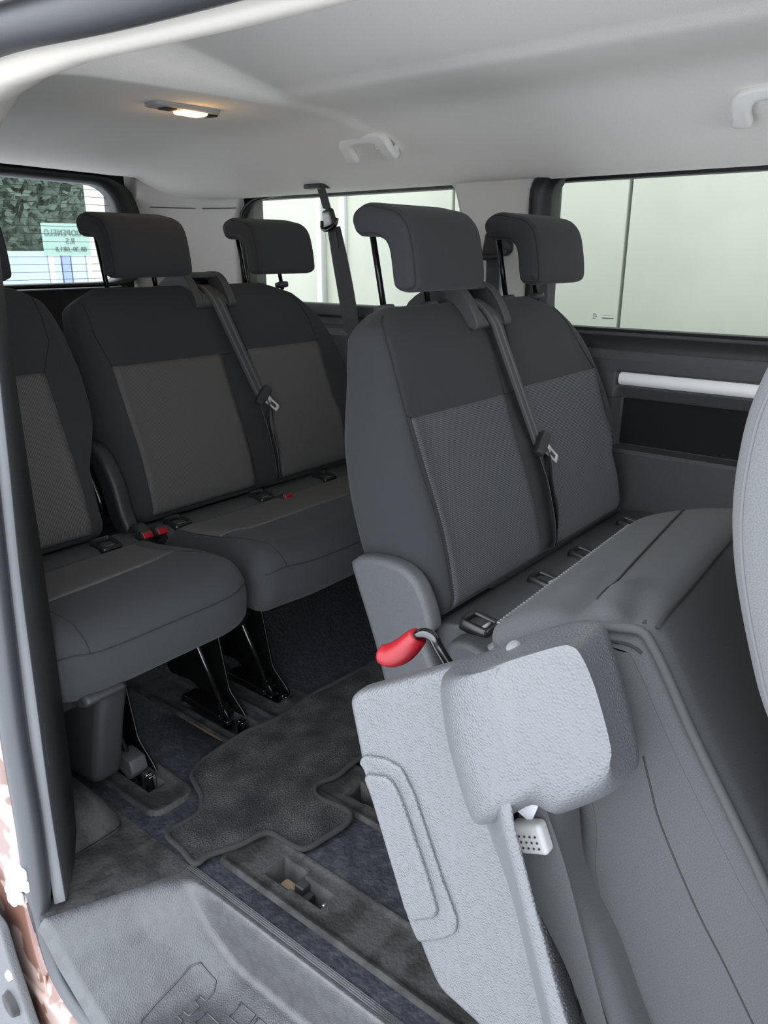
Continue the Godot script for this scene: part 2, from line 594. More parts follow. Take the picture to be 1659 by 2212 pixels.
# ring between two outlines with the same number of points; rows at given depths
func ring(g: G, outs: Array, ds: Array, f: Callable) -> void:
	var all := []
	for i in outs.size():
		var row := PackedVector3Array()
		for q in outs[i]: row.append(f.call(q.x, q.y, ds[i]))
		all.append(row)
	all.append(all[0])
	g.rows(all, true)

func shell() -> void:
	# headliner with thickness
	var g := G.new()
	var top := []
	var bot := []
	var xs := []
	var x := -2.80
	while x < 1.62:
		xs.append(x)
		x += 0.02 if x > -1.65 and x < -1.45 else 0.06
	for xx in xs:
		var a := PackedVector3Array()
		var b := PackedVector3Array()
		for i in 79:
			var z := -0.60 - 1.54 * i / 78.0
			a.append(Vector3(xx, ceil_y(xx, z), z))
			b.append(Vector3(xx, maxf(ceil_y(xx, z) + 0.015, 1.53), z))
		bot.append(a)
		top.append(b)
	g.rows(bot, false, true)
	g.st.set_smooth_group(3)
	g.rows(top)
	struct("ceiling", g, M.headlining, "pale grey moulded headliner of the van", "ceiling")
	g = G.new()
	box(g, Vector3(-2.95, 1.54, -2.24), Vector3(1.65, 1.57, -0.46), 0.01)
	struct("trim_1", g, M.paint_dark, "brown outer roof skin above the headliner", "roof")
	# far side wall: body round the two windows
	g = G.new()
	box(g, Vector3(-2.95, -0.3, -2.24), Vector3(1.65, 0.86, -2.19), 0.004)
	box(g, Vector3(-2.95, 1.275, -2.24), Vector3(1.65, 1.52, -2.19), 0.004)
	box(g, Vector3(-1.42, 0.8, -2.24), Vector3(-1.13, 1.3, -2.19), 0.004)
	box(g, Vector3(-2.95, 0.8, -2.24), Vector3(-2.42, 1.3, -2.19), 0.004)
	box(g, Vector3(0.25, 0.8, -2.24), Vector3(0.40, 1.3, -2.19), 0.004)
	struct("wall_left", g, M.frame_rubber, "far side wall of the van around its windows", "wall")
	# lower side trim with pocket and silver strip: a moulding swept along x
	g = G.new()
	var prof := [[0.0, -2.09], [0.30, -2.09], [0.50, -2.095], [0.538, -2.095], [0.548, -2.10], [0.552, -2.145], [0.690, -2.145], [0.694, -2.125], [0.722, -2.112], [0.728, -2.112], [0.764, -2.108], [0.772, -2.10], [0.80, -2.098], [0.822, -2.104], [0.832, -2.116], [0.834, -2.128], [0.838, -2.128], [0.868, -2.150], [0.876, -2.19]]
	var prof2 := [[0.0, -2.09], [0.30, -2.09], [0.50, -2.095], [0.538, -2.095], [0.548, -2.096], [0.552, -2.096], [0.690, -2.097], [0.694, -2.097], [0.722, -2.098], [0.728, -2.098], [0.764, -2.10], [0.772, -2.10], [0.80, -2.098], [0.822, -2.104], [0.832, -2.116], [0.834, -2.128], [0.838, -2.128], [0.868, -2.150], [0.876, -2.19]]
	var rr := []
	for xx in [-2.80, -1.4, -0.90, -0.862, -0.850, -0.84, 0.2, 1.6]:
		var row := PackedVector3Array()
		var t := smoothstep(-0.866, -0.846, xx)
		for i in prof.size():
			row.append(Vector3(xx, lerpf(prof2[i][0], prof[i][0], t), lerpf(prof2[i][1], prof[i][1], t)))
		row.append(Vector3(xx, 0.876, -2.188)); row.append(Vector3(xx, 0.0, -2.188))
		rr.append(row)
	g.st.set_smooth_group(-1)
	g.rows(rr, true, true)
	struct("trim_2", g, M.plastic_dark, "dark grey lower side trim below the far side window", "side trim")
	var dp := thing("door_trim", "silver strip and black storage recess on the far side trim", "trim")
	g = G.new()
	rr = []
	for xx in [-0.848, -0.843, -0.2, 0.6]:
		var row := PackedVector3Array()
		var e := 0.004 if xx < -0.845 else 0.0
		for q in [[0.729 + e, -2.110], [0.731 + e, -2.101], [0.745, -2.099], [0.762 - e, -2.101], [0.766 - e, -2.110]]:
			row.append(Vector3(xx, q[0], q[1]))
		rr.append(row)
	g.rows(rr, false, true)
	obj("silver_strip", g, M.silver, dp)
	g = G.new()
	box(g, Vector3(-0.842, 0.556, -2.144), Vector3(0.6, 0.688, -2.138), 0.002)
	obj("recess_lining", g, M.black_cloth, dp)
	# window 1: frame in three steps, pane
	var w1 := rounded(pts([-1.165, 0.80, -1.172, 1.305, 0.25, 1.305, 0.25, 0.80]), 0.075, 6)
	var w1b := rounded(pts([-1.135, 0.862, -1.142, 1.292, 0.22, 1.292, 0.22, 0.862]), 0.07, 6)
	var w1c := rounded(pts([-1.112, 0.876, -1.122, 1.287, 0.22, 1.287, 0.22, 0.876]), 0.06, 6)
	g = G.new()
	ring(g, [w1, inset_ccw(w1, 0.010), w1b, w1b, w1c, w1c, w1], [-2.115, -2.105, -2.115, -2.150, -2.152, -2.205, -2.205], XY)
	var fr := struct("window_1", g, M.frame_rubber, "black rubber frame of the large far side window", "window frame")
	g = G.new()
	slab(g, inset_ccw(w1c, -0.01), -2.204, -2.200, 0.0005, XY, 1)
	obj("pane", g, M.glass, fr)
	g = G.new()
	for k in 3:
		box(g, Vector3(-0.985, 0.898 + k * 0.006, -2.1995), Vector3(-0.975 + 0.004 * (k % 2), 0.900 + k * 0.006, -2.199), 0.0002)
	box(g, Vector3(-0.955, 0.908, -2.1995), Vector3(-0.925, 0.909, -2.199), 0.0002)
	box(g, Vector3(-0.955, 0.899, -2.1995), Vector3(-0.920, 0.902, -2.199), 0.0002)
	obj("etched_marking", g, M.marking, fr).set_meta("kind", "stuff")
	# window 2 further back
	var w2 := smooth(pts([-2.46, 1.02, -2.455, 1.20, -2.40, 1.262, -2.30, 1.282, -2.1, 1.290, -1.7, 1.289, -1.52, 1.287, -1.425, 1.255, -1.408, 1.15, -1.39, 1.0, -1.40, 0.93, -1.52, 0.905, -1.8, 0.90, -2.2, 0.90, -2.42, 0.915]), 4)
	g = G.new()
	ring(g, [inset_ccw(w2, -0.010), w2, inset_ccw(w2, 0.004), inset_ccw(w2, 0.004), inset_ccw(w2, -0.010)], [-2.150, -2.148, -2.152, -2.172, -2.172], XY)
	fr = struct("window_2", g, M.frame_rubber, "dark edge of the rearmost far side window", "window frame")
	g = G.new()
	slab(g, inset_ccw(w2, -0.01), -2.170, -2.166, 0.0005, XY, 1)
	obj("pane", g, M.glass, fr)
	# pillar trims
	g = G.new()
	slab(g, rounded(pts([-1.405, 0.85, -1.40, 1.0, -1.412, 1.20, -1.435, 1.275, -1.52, 1.30, -1.14, 1.32, -1.168, 1.24, -1.165, 0.85]), 0.02, 3), -2.19, -2.115, 0.012, XY)
	struct("trim_3", g, M.trim_light, "pale grey pillar cover between the two far side windows", "pillar trim")
	g = G.new()
	rr = []
	for i in 14:
		var y := 0.80 + 0.60 * i / 13.0
		var row := PackedVector3Array()
		for q in [[-2.87, -1.94], [-2.85, -1.975], [-2.81, -2.02], [-2.73, -2.07], [-2.64, -2.115], [-2.56, -2.135], [-2.50, -2.142], [-2.47, -2.145]]:
			row.append(Vector3(q[0] + 0.06 * smoothstep(1.2, 1.33, y), y, q[1]))
		row.append(Vector3(-2.47, y, -2.188)); row.append(Vector3(-2.88, y, -2.188)); row.append(Vector3(-2.90, y, -1.94))
		rr.append(row)
	g.rows(rr, true, true)
	struct("trim_4", g, M.trim_light, "pale grey rear corner pillar cover beside the rear window", "pillar trim")
	g = G.new()
	tube(g, PackedVector3Array([Vector3(-2.80, 1.255, -1.98), Vector3(-2.72, 1.252, -2.06), Vector3(-2.64, 1.25, -2.108), Vector3(-2.52, 1.248, -2.135), Vector3(-2.47, 1.247, -2.143)]), 0.002, 6)
	struct("trim_5", g, M.frame_rubber, "thin joint line across the rear corner pillar cover", "trim joint")
	# side trim under the rear side window, and the ledge
	g = G.new()
	box(g, Vector3(-2.80, 0.86, -2.19), Vector3(-1.17, 0.905, -2.13), 0.01)
	struct("trim_6", g, M.plastic_dark, "dark grey sill trim under the rearmost far side window", "side trim")
	# tailgate
	g = G.new()
	box(g, Vector3(-3.0, -0.3, -2.24), Vector3(-2.93, 0.95, -0.40), 0.01)
	box(g, Vector3(-3.0, 1.365, -2.24), Vector3(-2.93, 1.52, -0.40), 0.01)
	box(g, Vector3(-3.0, 0.9, -2.24), Vector3(-2.93, 1.4, -1.90), 0.01)
	box(g, Vector3(-3.0, 0.9, -0.68), Vector3(-2.93, 1.4, -0.40), 0.01)
	struct("wall_rear", g, M.frame_rubber, "rear tailgate of the van around its window", "wall")
	var r1 := rounded(pts([-0.66, 0.955, -0.66, 1.385, -1.955, 1.365, -1.985, 0.955]), 0.17, 7)
	var r2 := rounded(pts([-0.73, 0.972, -0.73, 1.350, -1.875, 1.330, -1.895, 0.972]), 0.11, 7)
	g = G.new()
	ring(g, [r1, inset_ccw(r1, 0.012), r2, r2, r1], [-2.845, -2.83, -2.87, -2.925, -2.925], ZY)
	fr = struct("window_3", g, M.frame_rubber, "black rounded frame of the rear tailgate window", "window frame")
	g = G.new()
	slab(g, inset_ccw(r2, -0.02), -2.926, -2.922, 0.0005, ZY, 1)
	obj("pane", g, M.glass, fr)
	for i in 13:
		g = G.new()
		var y := 0.985 + 0.0275 * i
		box(g, Vector3(-2.9212, y - 0.0008, -1.885), Vector3(-2.9205, y + 0.0008, -0.74), 0.0003)
		obj("heating_wire", g, M.heat_wire, fr)
	g = G.new()
	tube(g, PackedVector3Array([Vector3(-2.90, 0.962, -1.30), Vector3(-2.90, 0.966, -1.6), Vector3(-2.90, 0.964, -1.72)]), 0.008, 6)
	obj("wiper_rail", g, M.black_steel, fr)
	g = G.new()
	box(g, Vector3(-2.92, 1.372, -2.19), Vector3(-2.885, 1.52, -0.55), 0.006)
	box(g, Vector3(-2.92, 0.90, -2.19), Vector3(-2.885, 1.42, -1.96), 0.006)
	struct("trim_13", g, M.trim_light, "pale grey tailgate lining above and beside the rear window", "tailgate lining")
	# load-area trim on the near rear side and a dark ledge
	g = G.new()
	slab(g, rounded(pts([-2.35, 0.86, -2.40, 1.0, -2.62, 1.02, -2.86, 1.00, -2.86, 0.8]), 0.03, 3), -1.16, -0.60, 0.012, XY)
	struct("trim_7", g, M.plastic_dark, "dark grey luggage-area side trim behind the rear seats", "side trim")
	# near side wall behind the door, with its own window
	g = G.new()
	box(g, Vector3(-2.95, -0.1, -0.52), Vector3(-1.26, 0.88, -0.42), 0.01)
	box(g, Vector3(-2.95, 1.27, -0.60), Vector3(-1.24, 1.52, -0.46), 0.01)
	box(g, Vector3(-1.50, 0.8, -0.58), Vector3(-1.27, 1.3, -0.46), 0.01)
	box(g, Vector3(-2.95, 0.8, -0.58), Vector3(-2.70, 1.3, -0.46), 0.01)
	struct("wall_right", g, M.frame_rubber, "near side wall of the van behind the open door", "wall")
	g = G.new()
	box(g, Vector3(-2.70, 0.88, -0.51), Vector3(-1.50, 1.27, -0.506), 0.0005)
	struct("window_4", g, M.glass, "near rear side window pane of the van", "window")
	# front part of the van, out of frame: pillar and closed front door below its window
	g = G.new()
	box(g, Vector3(0.10, -0.3, -0.52), Vector3(1.65, 0.82, -0.42), 0.01)
	box(g, Vector3(0.07, -0.3, -0.52), Vector3(0.15, 1.28, -0.44), 0.01)
	struct("wall_front", g, M.frame_rubber, "near front door and pillar of the van beyond the door opening", "wall")
	g = G.new()
	box(g, Vector3(1.6, -0.3, -2.24), Vector3(1.70, 0.85, -0.42), 0.01)
	struct("trim_8", g, M.plastic_dark, "dark dashboard panel at the front of the van", "dashboard")
	# pale roof-rail trim over the door opening
	g = G.new()
	rr = []
	var xr := [[-1.285, -0.26], [-1.25, -0.135], [-1.19, -0.055], [-1.11, -0.016], [-1.0, 0.0], [-0.85, 0.006], [-0.6, 0.0], [-0.3, -0.004], [0.1, -0.008], [0.5, -0.01], [1.6, -0.01]]
	for q in xr:
		var row := PackedVector3Array()
		for s in [[-0.512, 1.278], [-0.516, 1.270], [-0.535, 1.271], [-0.565, 1.283], [-0.592, 1.297], [-0.606, 1.309], [-0.612, 1.325], [-0.612, 1.52], [-0.50, 1.52]]:
			row.append(Vector3(q[0], minf(s[1] + q[1] * (1.0 if s[1] < 1.4 else 0.0), 1.54), s[0] - q[1] * 0.05))
		rr.append(row)
	g.rows(rr, true)
	struct("trim_9", g, M.rail_trim, "pale cream roof-rail trim over the open door", "roof trim")

func inset_ccw(p: PackedVector2Array, d: float) -> PackedVector2Array:
	return inset(p, -d if Geometry2D.is_polygon_clockwise(p) else d)

# ---------------------------------------------------------------- floor
func lines_for(a: float, b: float, seg: float, marks: Array) -> PackedFloat32Array:
	var l := []
	var n := ceili((b - a) / seg)
	for i in n + 1: l.append(a + (b - a) * i / n)
	for m in marks:
		if m > a and m < b: l.append(m)
	l.sort()
	return PackedFloat32Array(l)

# moulded sheet: heights over a grid, with a skirt down to y = low
func height_sheet(g: G, xs: PackedFloat32Array, zs: PackedFloat32Array, h: Callable) -> void:
	var all := []
	for x in xs:
		var row := PackedVector3Array()
		for z in zs:
			row.append(Vector3(x, h.call(x, z), z))
		all.append(row)
	g.rows(all)

func rr_dist(x: float, z: float, a: Vector2, b: Vector2, r: float) -> float:
	var c := (a + b) / 2
	var q := (Vector2(x, z) - c).abs() - (b - a).abs() / 2 + Vector2(r, r)
	return -(minf(maxf(q.x, q.y), 0.0) + Vector2(maxf(q.x, 0), maxf(q.y, 0)).length() - r)

func rail_cover(label: String, a: Vector2, b: Vector2, r: float, holes: Array, lip := true) -> Node3D:
	var t := thing("rail_cover", label, "floor cover", Vector3.ZERO, "moulded covers over the seat rails")
	var mx := [a.x + 0.004, a.x + 0.008, a.x + 0.014, b.x - 0.004, b.x - 0.008, b.x - 0.014]
	var mz := [a.y + 0.004, a.y + 0.008, a.y + 0.014, b.y - 0.004, b.y - 0.008, b.y - 0.014]
	for h in holes:
		for e in [-0.0012, 0.0012]:
			mx.append(h[0] + e); mx.append(h[2] + e)
			mz.append(h[1] + e); mz.append(h[3] + e)
	var f := func(x: float, z: float) -> float:
		var d := rr_dist(x, z, a, b, r)
		var y := -0.003 + 0.010 * smoothstep(0.0, 0.008, d)
		if lip: y -= 0.004 * smoothstep(0.012, 0.018, d)
		var inside := 0.0
		for h in holes:
			var e := minf(minf(x - h[0], h[2] - x), minf(z - h[1], h[3] - z))
			inside = maxf(inside, smoothstep(-0.0013, 0.0013, e))
		return y - 0.055 * inside
	var g := G.new()
	height_sheet(g, lines_for(a.x, b.x, 0.012, mx), lines_for(a.y, b.y, 0.008, mz), f)
	obj("cover", g, M.floor_plate, t)
	return t

func floor_parts() -> void:
	# base floor, cut out round the openings in the covers
	var g := G.new()
	var holes := [[-0.88, -0.79, -0.738, -0.736], [-0.905, -1.042, -0.80, -0.993], [-1.42, -0.777, -1.231, -0.736], [-1.45, -1.047, -1.244, -0.988], [-1.45, -1.197, -1.268, -1.143]]
	var mx := []
	var mz := []
	for h in holes:
		for e in [-0.004, -0.002]:
			mx.append(h[0] + e); mx.append(h[2] - e)
			mz.append(h[1] + e); mz.append(h[3] - e)
	var f := func(x: float, z: float) -> float:
		var inside := 0.0
		for h in holes:
			if x > h[0] - 0.003 and x < h[2] + 0.003 and z > h[1] - 0.003 and z < h[3] + 0.003: inside = 1.0
		return -0.001 - 0.08 * inside
	height_sheet(g, lines_for(-2.93, 1.6, 0.2, mx), lines_for(-2.19, -0.667, 0.2, mz), f)
	box(g, Vector3(-2.93, -0.14, -2.19), Vector3(1.6, -0.09, -0.667), 0.003)
	struct("floor", g, M.vinyl, "dark blue-black speckled vinyl floor of the van", "floor")
	# floor beside the door pillar
	g = G.new()
	slab(g, pts([-2.93, -0.667, -2.93, -0.43, -1.093, -0.43, -1.04, -0.53, -1.003, -0.62, -0.985, -0.667]), -0.06, 0.001, 0.003, XZ)
	struct("trim_10", g, M.floor_plate, "dusty dark floor panel behind the step by the door pillar", "floor")
	# step well of the door: one moulding with a flange, riser and bowl-shaped end
	var st := thing("door_step", "grey plastic entrance step with ribbed edge and embossed tread", "step")
	var fs := func(x: float, z: float) -> float:
		var inner := smoothstep(-0.649, -0.628, z) * 0.86 + 0.14 * smoothstep(-0.64, -0.56, z)
		if z < -0.649: inner = 0.0
		var xl := -1.087 - (z + 0.44) * 0.46
		var dx := x - xl
		var left := smoothstep(-0.004, 0.20, dx)
		left = left * 0.75 + 0.25 * smoothstep(0.0, 0.06, dx)
		# corner is rounded: blend the two edges
		var dz := (z + 0.648) / 0.10
		var c := clampf(dz, 0, 1)
		var round_in := lerpf(smoothstep(0.0, 0.10, dx), 1.0, c)
		var y := 0.003 - 0.118 * inner * left * round_in
		if z < -0.652:
			y += 0.0012 * sin((z + 0.652) * TAU / 0.0035) * smoothstep(-0.50, -0.62, x) * smoothstep(-0.652, -0.655, z)
		y -= 0.0 if z < -0.43 else 0.02 * smoothstep(-0.43, -0.42, z)
		return y
	g = G.new()
	var xs := lines_for(-1.10, 0.10, 0.01, [])
	var zs := lines_for(-0.668, -0.42, 0.006, [-0.6667, -0.6658, -0.6649, -0.664, -0.6632, -0.6623, -0.6614, -0.6605, -0.6597, -0.6588, -0.6579, -0.657, -0.6562, -0.6553, -0.6544, -0.650, -0.648, -0.646, -0.644, -0.641, -0.638, -0.635, -0.632])
	var all := []
	for x in xs:
		var row := PackedVector3Array()
		for z in zs:
			var xl := -1.09 - (maxf(z, -0.64) + 0.44) * 0.46
			var xx := maxf(x, xl)
			row.append(Vector3(xx, fs.call(xx, z), z))
		all.append(row)
	g.rows(all)
	obj("moulding", g, M.step, st)
	# embossed tread: raised outlines
	var emb := func(g: G, l: Array) -> void:
		var p := PackedVector3Array()
		for i in l.size() / 2:
			p.append(Vector3(l[2 * i], fs.call(l[2 * i], l[2 * i + 1]) + 0.0005, l[2 * i + 1]))
		var q := PackedVector3Array()
		for i in p.size() - 1:
			for k in 4: q.append(p[i].lerp(p[i + 1], k / 4.0))
		q.append(p[p.size() - 1])
		for i in q.size(): q[i].y = fs.call(q[i].x, q[i].z) + 0.0008
		tube(g, q, 0.0016, 5)
	for l in [[-0.880, -0.462, -0.892, -0.472, -0.895, -0.50, -0.895, -0.575, -0.886, -0.590, -0.848, -0.592, -0.840, -0.580, -0.840, -0.562, -0.853, -0.561, -0.853, -0.550, -0.840, -0.549, -0.840, -0.528, -0.854, -0.527, -0.854, -0.516, -0.840, -0.515, -0.840, -0.470, -0.850, -0.462, -0.880, -0.462],
		[-0.823, -0.550, -0.823, -0.526, -0.790, -0.526, -0.790, -0.550, -0.823, -0.550], [-0.787, -0.594, -0.787, -0.568, -0.752, -0.568, -0.752, -0.594, -0.787, -0.594], [-0.782, -0.550, -0.782, -0.526, -0.750, -0.526, -0.750, -0.550, -0.782, -0.550], [-0.823, -0.508, -0.823, -0.484, -0.790, -0.484, -0.790, -0.508, -0.823, -0.508],
		[-0.745, -0.594, -0.745, -0.568, -0.712, -0.568, -0.712, -0.594, -0.745, -0.594], [-0.782, -0.508, -0.782, -0.484, -0.750, -0.484, -0.750, -0.508, -0.782, -0.508], [-0.742, -0.550, -0.742, -0.526, -0.710, -0.526, -0.710, -0.550, -0.742, -0.550]]:
		g = G.new()
		emb.call(g, l)
		obj("tread_outline", g, M.step, st)
	# covers over the seat rails
	var t := rail_cover("dusty black rail cover with a two-part opening along the door step", Vector2(-0.978, -0.822), Vector2(0.3, -0.703), 0.02, [[-0.876, -0.788, -0.815, -0.739], [-0.815, -0.778, -0.742, -0.744]])
	g = G.new()
	rbox(g, Vector3(-0.845, -0.035, -0.765), Vector3(0.035, 0.018, 0.03), 0.008, 0.01)
	rbox(g, Vector3(-0.832, -0.038, -0.757), Vector3(0.025, 0.016, 0.025), 0.007, 0.01)
	obj("dirt", g, M.dirt, t)
	g = G.new()
	box(g, Vector3(-0.822, -0.04, -0.784), Vector3(-0.800, -0.004, -0.758), 0.004)
	box(g, Vector3(-0.802, -0.045, -0.776), Vector3(-0.786, -0.018, -0.750), 0.004)
	obj("catch", g, M.plastic_black, t)
	g = G.new()
	tube(g, line(Vector3(-0.752, -0.045, -0.768), Vector3(-0.748, -0.006, -0.760)), 0.005)
	obj("pin", g, M.steel, t)
	t = rail_cover("dusty rail cover with a square opening half under the mat and the folded seat", Vector2(-0.975, -1.085), Vector2(0.3, -0.955), 0.02, [[-0.903, -1.040, -0.802, -0.995]])
	g = G.new()
	rbox(g, Vector3(-0.868, -0.04, -1.02), Vector3(0.04, 0.014, 0.026), 0.006, 0.01)
	obj("dirt", g, M.dirt, t)
	g = G.new()
	box(g, Vector3(-0.838, -0.045, -1.036), Vector3(-0.818, -0.008, -1.0), 0.004)
	obj("catch", g, M.plastic_black, t)
	rail_cover("dusty rail cover with a rounded end under the single rear seat", Vector2(-1.95, -0.812), Vector2(-1.152, -0.694), 0.035, [[-1.42, -0.775, -1.233, -0.738]])
	t = rail_cover("dusty rail cover nearest the mat edge under the rear bench, rust stain beside it", Vector2(-1.95, -1.062), Vector2(-1.21, -0.952), 0.015, [[-1.45, -1.045, -1.246, -0.990]])
	g = G.new()
	slab(g, smooth(pts([-1.385, -0.9535, -1.34, -0.9500, -1.29, -0.9495, -1.245, -0.951, -1.29, -0.9555, -1.345, -0.9545]), 3), 0.002, 0.0062, 0.001, XZ)
	obj("rust_stain", g, M.rust, t)
	rail_cover("dusty rail cover further in under the rear bench", Vector2(-1.95, -1.225), Vector2(-1.20, -1.085), 0.015, [[-1.45, -1.195, -1.270, -1.145]])
	# wheel-arch side box with a lashing eye
	t = thing("side_box", "low black moulded box with a recessed lashing eye at the foot of the door pillar", "floor cover")
	g = G.new()
	rbox(g, Vector3(-1.40, 0.025, -0.560), Vector3(0.44, 0.085, 0.145), 0.03, 0.02, func(p: Vector3) -> Vector3:
		p.y -= 0.05 * smoothstep(-1.25, -1.18, p.x) * smoothstep(0.0, 0.07, p.y)
		p.z -= 0.02 * (0.07 - p.y) / 0.07
		return p)
	obj("body", g, M.floor_plate, t)
	g = G.new()
	tube(g, chain(PackedVector3Array([Vector3(-1.470, 0.069, -0.600), Vector3(-1.350, 0.069, -0.605), Vector3(-1.285, 0.063, -0.590), Vector3(-1.265, 0.050, -0.560), Vector3(-1.285, 0.061, -0.535), Vector3(-1.350, 0.067, -0.525)])), 0.004, 6)
	obj("recess_rim", g, M.plastic_black, t)
	g = G.new()
	tube(g, chain(PackedVector3Array([Vector3(-1.390, 0.067, -0.585), Vector3(-1.330, 0.073, -0.585), Vector3(-1.295, 0.067, -0.565), Vector3(-1.330, 0.071, -0.550), Vector3(-1.390, 0.067, -0.550)])), 0.003, 6)
	obj("lashing_eye", g, M.black_steel, t)
	# mat
	t = thing("floor_mat", "charcoal carpet mat with bound edge lying between the seat rows", "mat")
	var outline := pts([-1.082, -0.676, -1.03, -0.672, -0.987, -0.668, -0.984, -0.697, -0.957, -0.752, -0.942, -0.803, -0.904, -0.812, -0.858, -0.820, -0.846, -0.865, -0.838, -0.923, -0.857, -0.947, -0.919, -0.942, -0.952, -0.950, -0.966, -0.975, -0.951, -1.020, -0.951, -1.082, -0.93, -1.287, -0.90, -1.70, -1.08, -1.90, -1.190, -1.70, -1.201, -1.459, -1.203, -1.317, -1.218, -1.199, -1.206, -1.084, -1.222, -0.997, -1.221, -0.874, -1.196, -0.823, -1.162, -0.806, -1.122, -0.790, -1.090, -0.756, -1.091, -0.708])
	var sm := smooth(outline, 3)
	g = G.new()
	slab(g, sm, 0.004, 0.015, 0.002, XZ)
	obj("pile", g, M.carpet, t)
	g = G.new()
	var path := PackedVector3Array()
	for q in sm: path.append(Vector3(q.x, 0.013 + 0.003 * sin(q.x * 31 + q.y * 23), q.y))
	tube(g, path, 0.0062, 6, true)
	obj("bound_edge", g, M.carpet_edge, t)

# ---------------------------------------------------------------- seats
const RECLINE := 18.4
const THICK := [0.0, 0.82, 0.15, 1.05, 0.3, 1.08, 0.6, 0.97, 0.85, 0.70, 1.0, 0.52]

# the upholstered back: local x forward, y along the back, z across
class Back:
	var host
	var hw := 0.5
	var top := 0.63
	var near: Array
	var far: Array
	var valley := 0.0
	var bolster := 0.012
	func def(p: Vector3) -> Vector3:
		var t := clampf(p.y / top, 0, 1)
		var k: float = host.table(t, THICK)
		var e := absf(p.z) / hw
		var front := clampf((p.x + 0.17) / 0.17, 0, 1)
		var x := p.x * k
		x += front * (bolster * smoothstep(0.80, 0.90, e) * sin(PI * clampf(t * 1.15, 0, 1)) - 0.010 * smoothstep(0.93, 1.0, e))
		x += front * (0.012 * exp(-pow((t - 0.25) / 0.22, 2)) - valley * exp(-pow(p.z / 0.05, 2)))
		x -= front * 0.02 * smoothstep(0.85, 1.0, t)
		var z: float = p.z / hw * (host.table(t, near) if p.z > 0 else host.table(t, far))
		return Vector3(x, p.y, z)
	func on_front(z: float, y: float) -> Vector3:
		var t := clampf(y / top, 0, 1)
		var zz: float = z / (host.table(t, near) if z > 0 else host.table(t, far)) * hw
		var h := Vector3(0.085, top / 2, hw)
		var c := Vector3(-0.085, top / 2, 0)
		var p: Vector3 = host.round_point(Vector3(0.085, clampf(y - top / 2, -h.y, h.y), clampf(zz, -hw, hw)), h, 0.045) + c
		return def(p)
	func lifted(z: float, y: float, l: float) -> Vector3:
		var p := on_front(z, y)
		var a := on_front(z + 0.004, y) - on_front(z - 0.004, y)
		var b := on_front(z, y + 0.004) - on_front(z, y - 0.004)
		return p + b.cross(-a).normalized() * l * (1.0 if b.cross(-a).x > 0 else -1.0)

# cover patch sewn on a surface s(u, v, lift)
func patch(g: G, s: Callable, u0: Callable, u1: Callable, v0: float, v1: float, lift: float, nu := 20, nv := 24) -> void:
	var all := []
	for j in nv + 3:
		var v := v0 + (v1 - v0) * clampf((j - 1.0) / nv, 0, 1)
		var row := PackedVector3Array()
		for i in nu + 3:
			var k := clampf((i - 1.0) / nu, 0, 1)
			var edge: bool = i == 0 or i == nu + 2 or j == 0 or j == nv + 2
			row.append(s.call(lerpf(u0.call(v), u1.call(v), k), v, -0.004 if edge else lift))
		all.append(row)
	g.rows(all)

func seam_on(g: G, s: Callable, uv: Array, r := 0.0016, l := 0.0004, per := 8) -> void:
	var p := PackedVector3Array()
	for i in uv.size() / 2 - 1:
		for k in per:
			p.append(s.call(lerpf(uv[2 * i], uv[2 * i + 2], float(k) / per), lerpf(uv[2 * i + 1], uv[2 * i + 3], float(k) / per), l))
	p.append(s.call(uv[uv.size() - 2], uv[uv.size() - 1], l))
	tube(g, p, r, 5)

func add_headrest(root: Node3D, z: float, dy: float, hw: float, cloth: Material) -> void:
	# side outline of the hooked pad, relative to the foot of the back
	var o := smooth(pts([-0.300, 1.152 - 0.006, -0.290, 1.163, -0.262, 1.174, -0.222, 1.168, -0.182, 1.158, -0.155, 1.130, -0.142, 1.085, -0.136, 1.045, -0.137, 1.018, -0.158, 1.008, -0.186, 1.011, -0.196, 1.025, -0.201, 1.055, -0.208, 1.088, -0.222, 1.104, -0.249, 1.112, -0.283, 1.112, -0.296, 1.128]), 3)
	var h := Node3D.new()
	h.name = "headrest"
	root.add_child(h, true)
	h.position = Vector3(0, dy, z)
	var g := G.new()
	slab(g, o, -hw, hw, 0.022, XY, 5)
	obj("pad", g, cloth, h)
	var ins := inset_ccw(o, 0.0065)
	for s in [-1.0, 1.0]:
		g = G.new()
		var p := PackedVector3Array()
		for q in ins: p.append(Vector3(q.x, q.y, s * (hw - 0.0062)))
		tube(g, p, 0.0015, 5, true)
		obj("seam", g, M.seam, h)
	for s in [-1.0, 1.0]:
		g = G.new()
		tube(g, line(Vector3(-0.249, 0.955, s * 0.078), Vector3(-0.286, 1.135, s * 0.078)), 0.0065, 10)
		obj("post", g, M.chrome_black if M.has("chrome_black") else M.black_steel, h)
		g = G.new()
		lathe(g, Vector3(-0.250, 0.962, s * 0.078), Vector3(-0.2, 1, 0), [0.0, 0.0, 0.021, 0.0, 0.023, 0.010, 0.021, 0.016, 0.012, 0.018, 0.008, 0.017])
		obj("post_sleeve", g, M.plastic_dark, root).position = Vector3(0, dy, z)

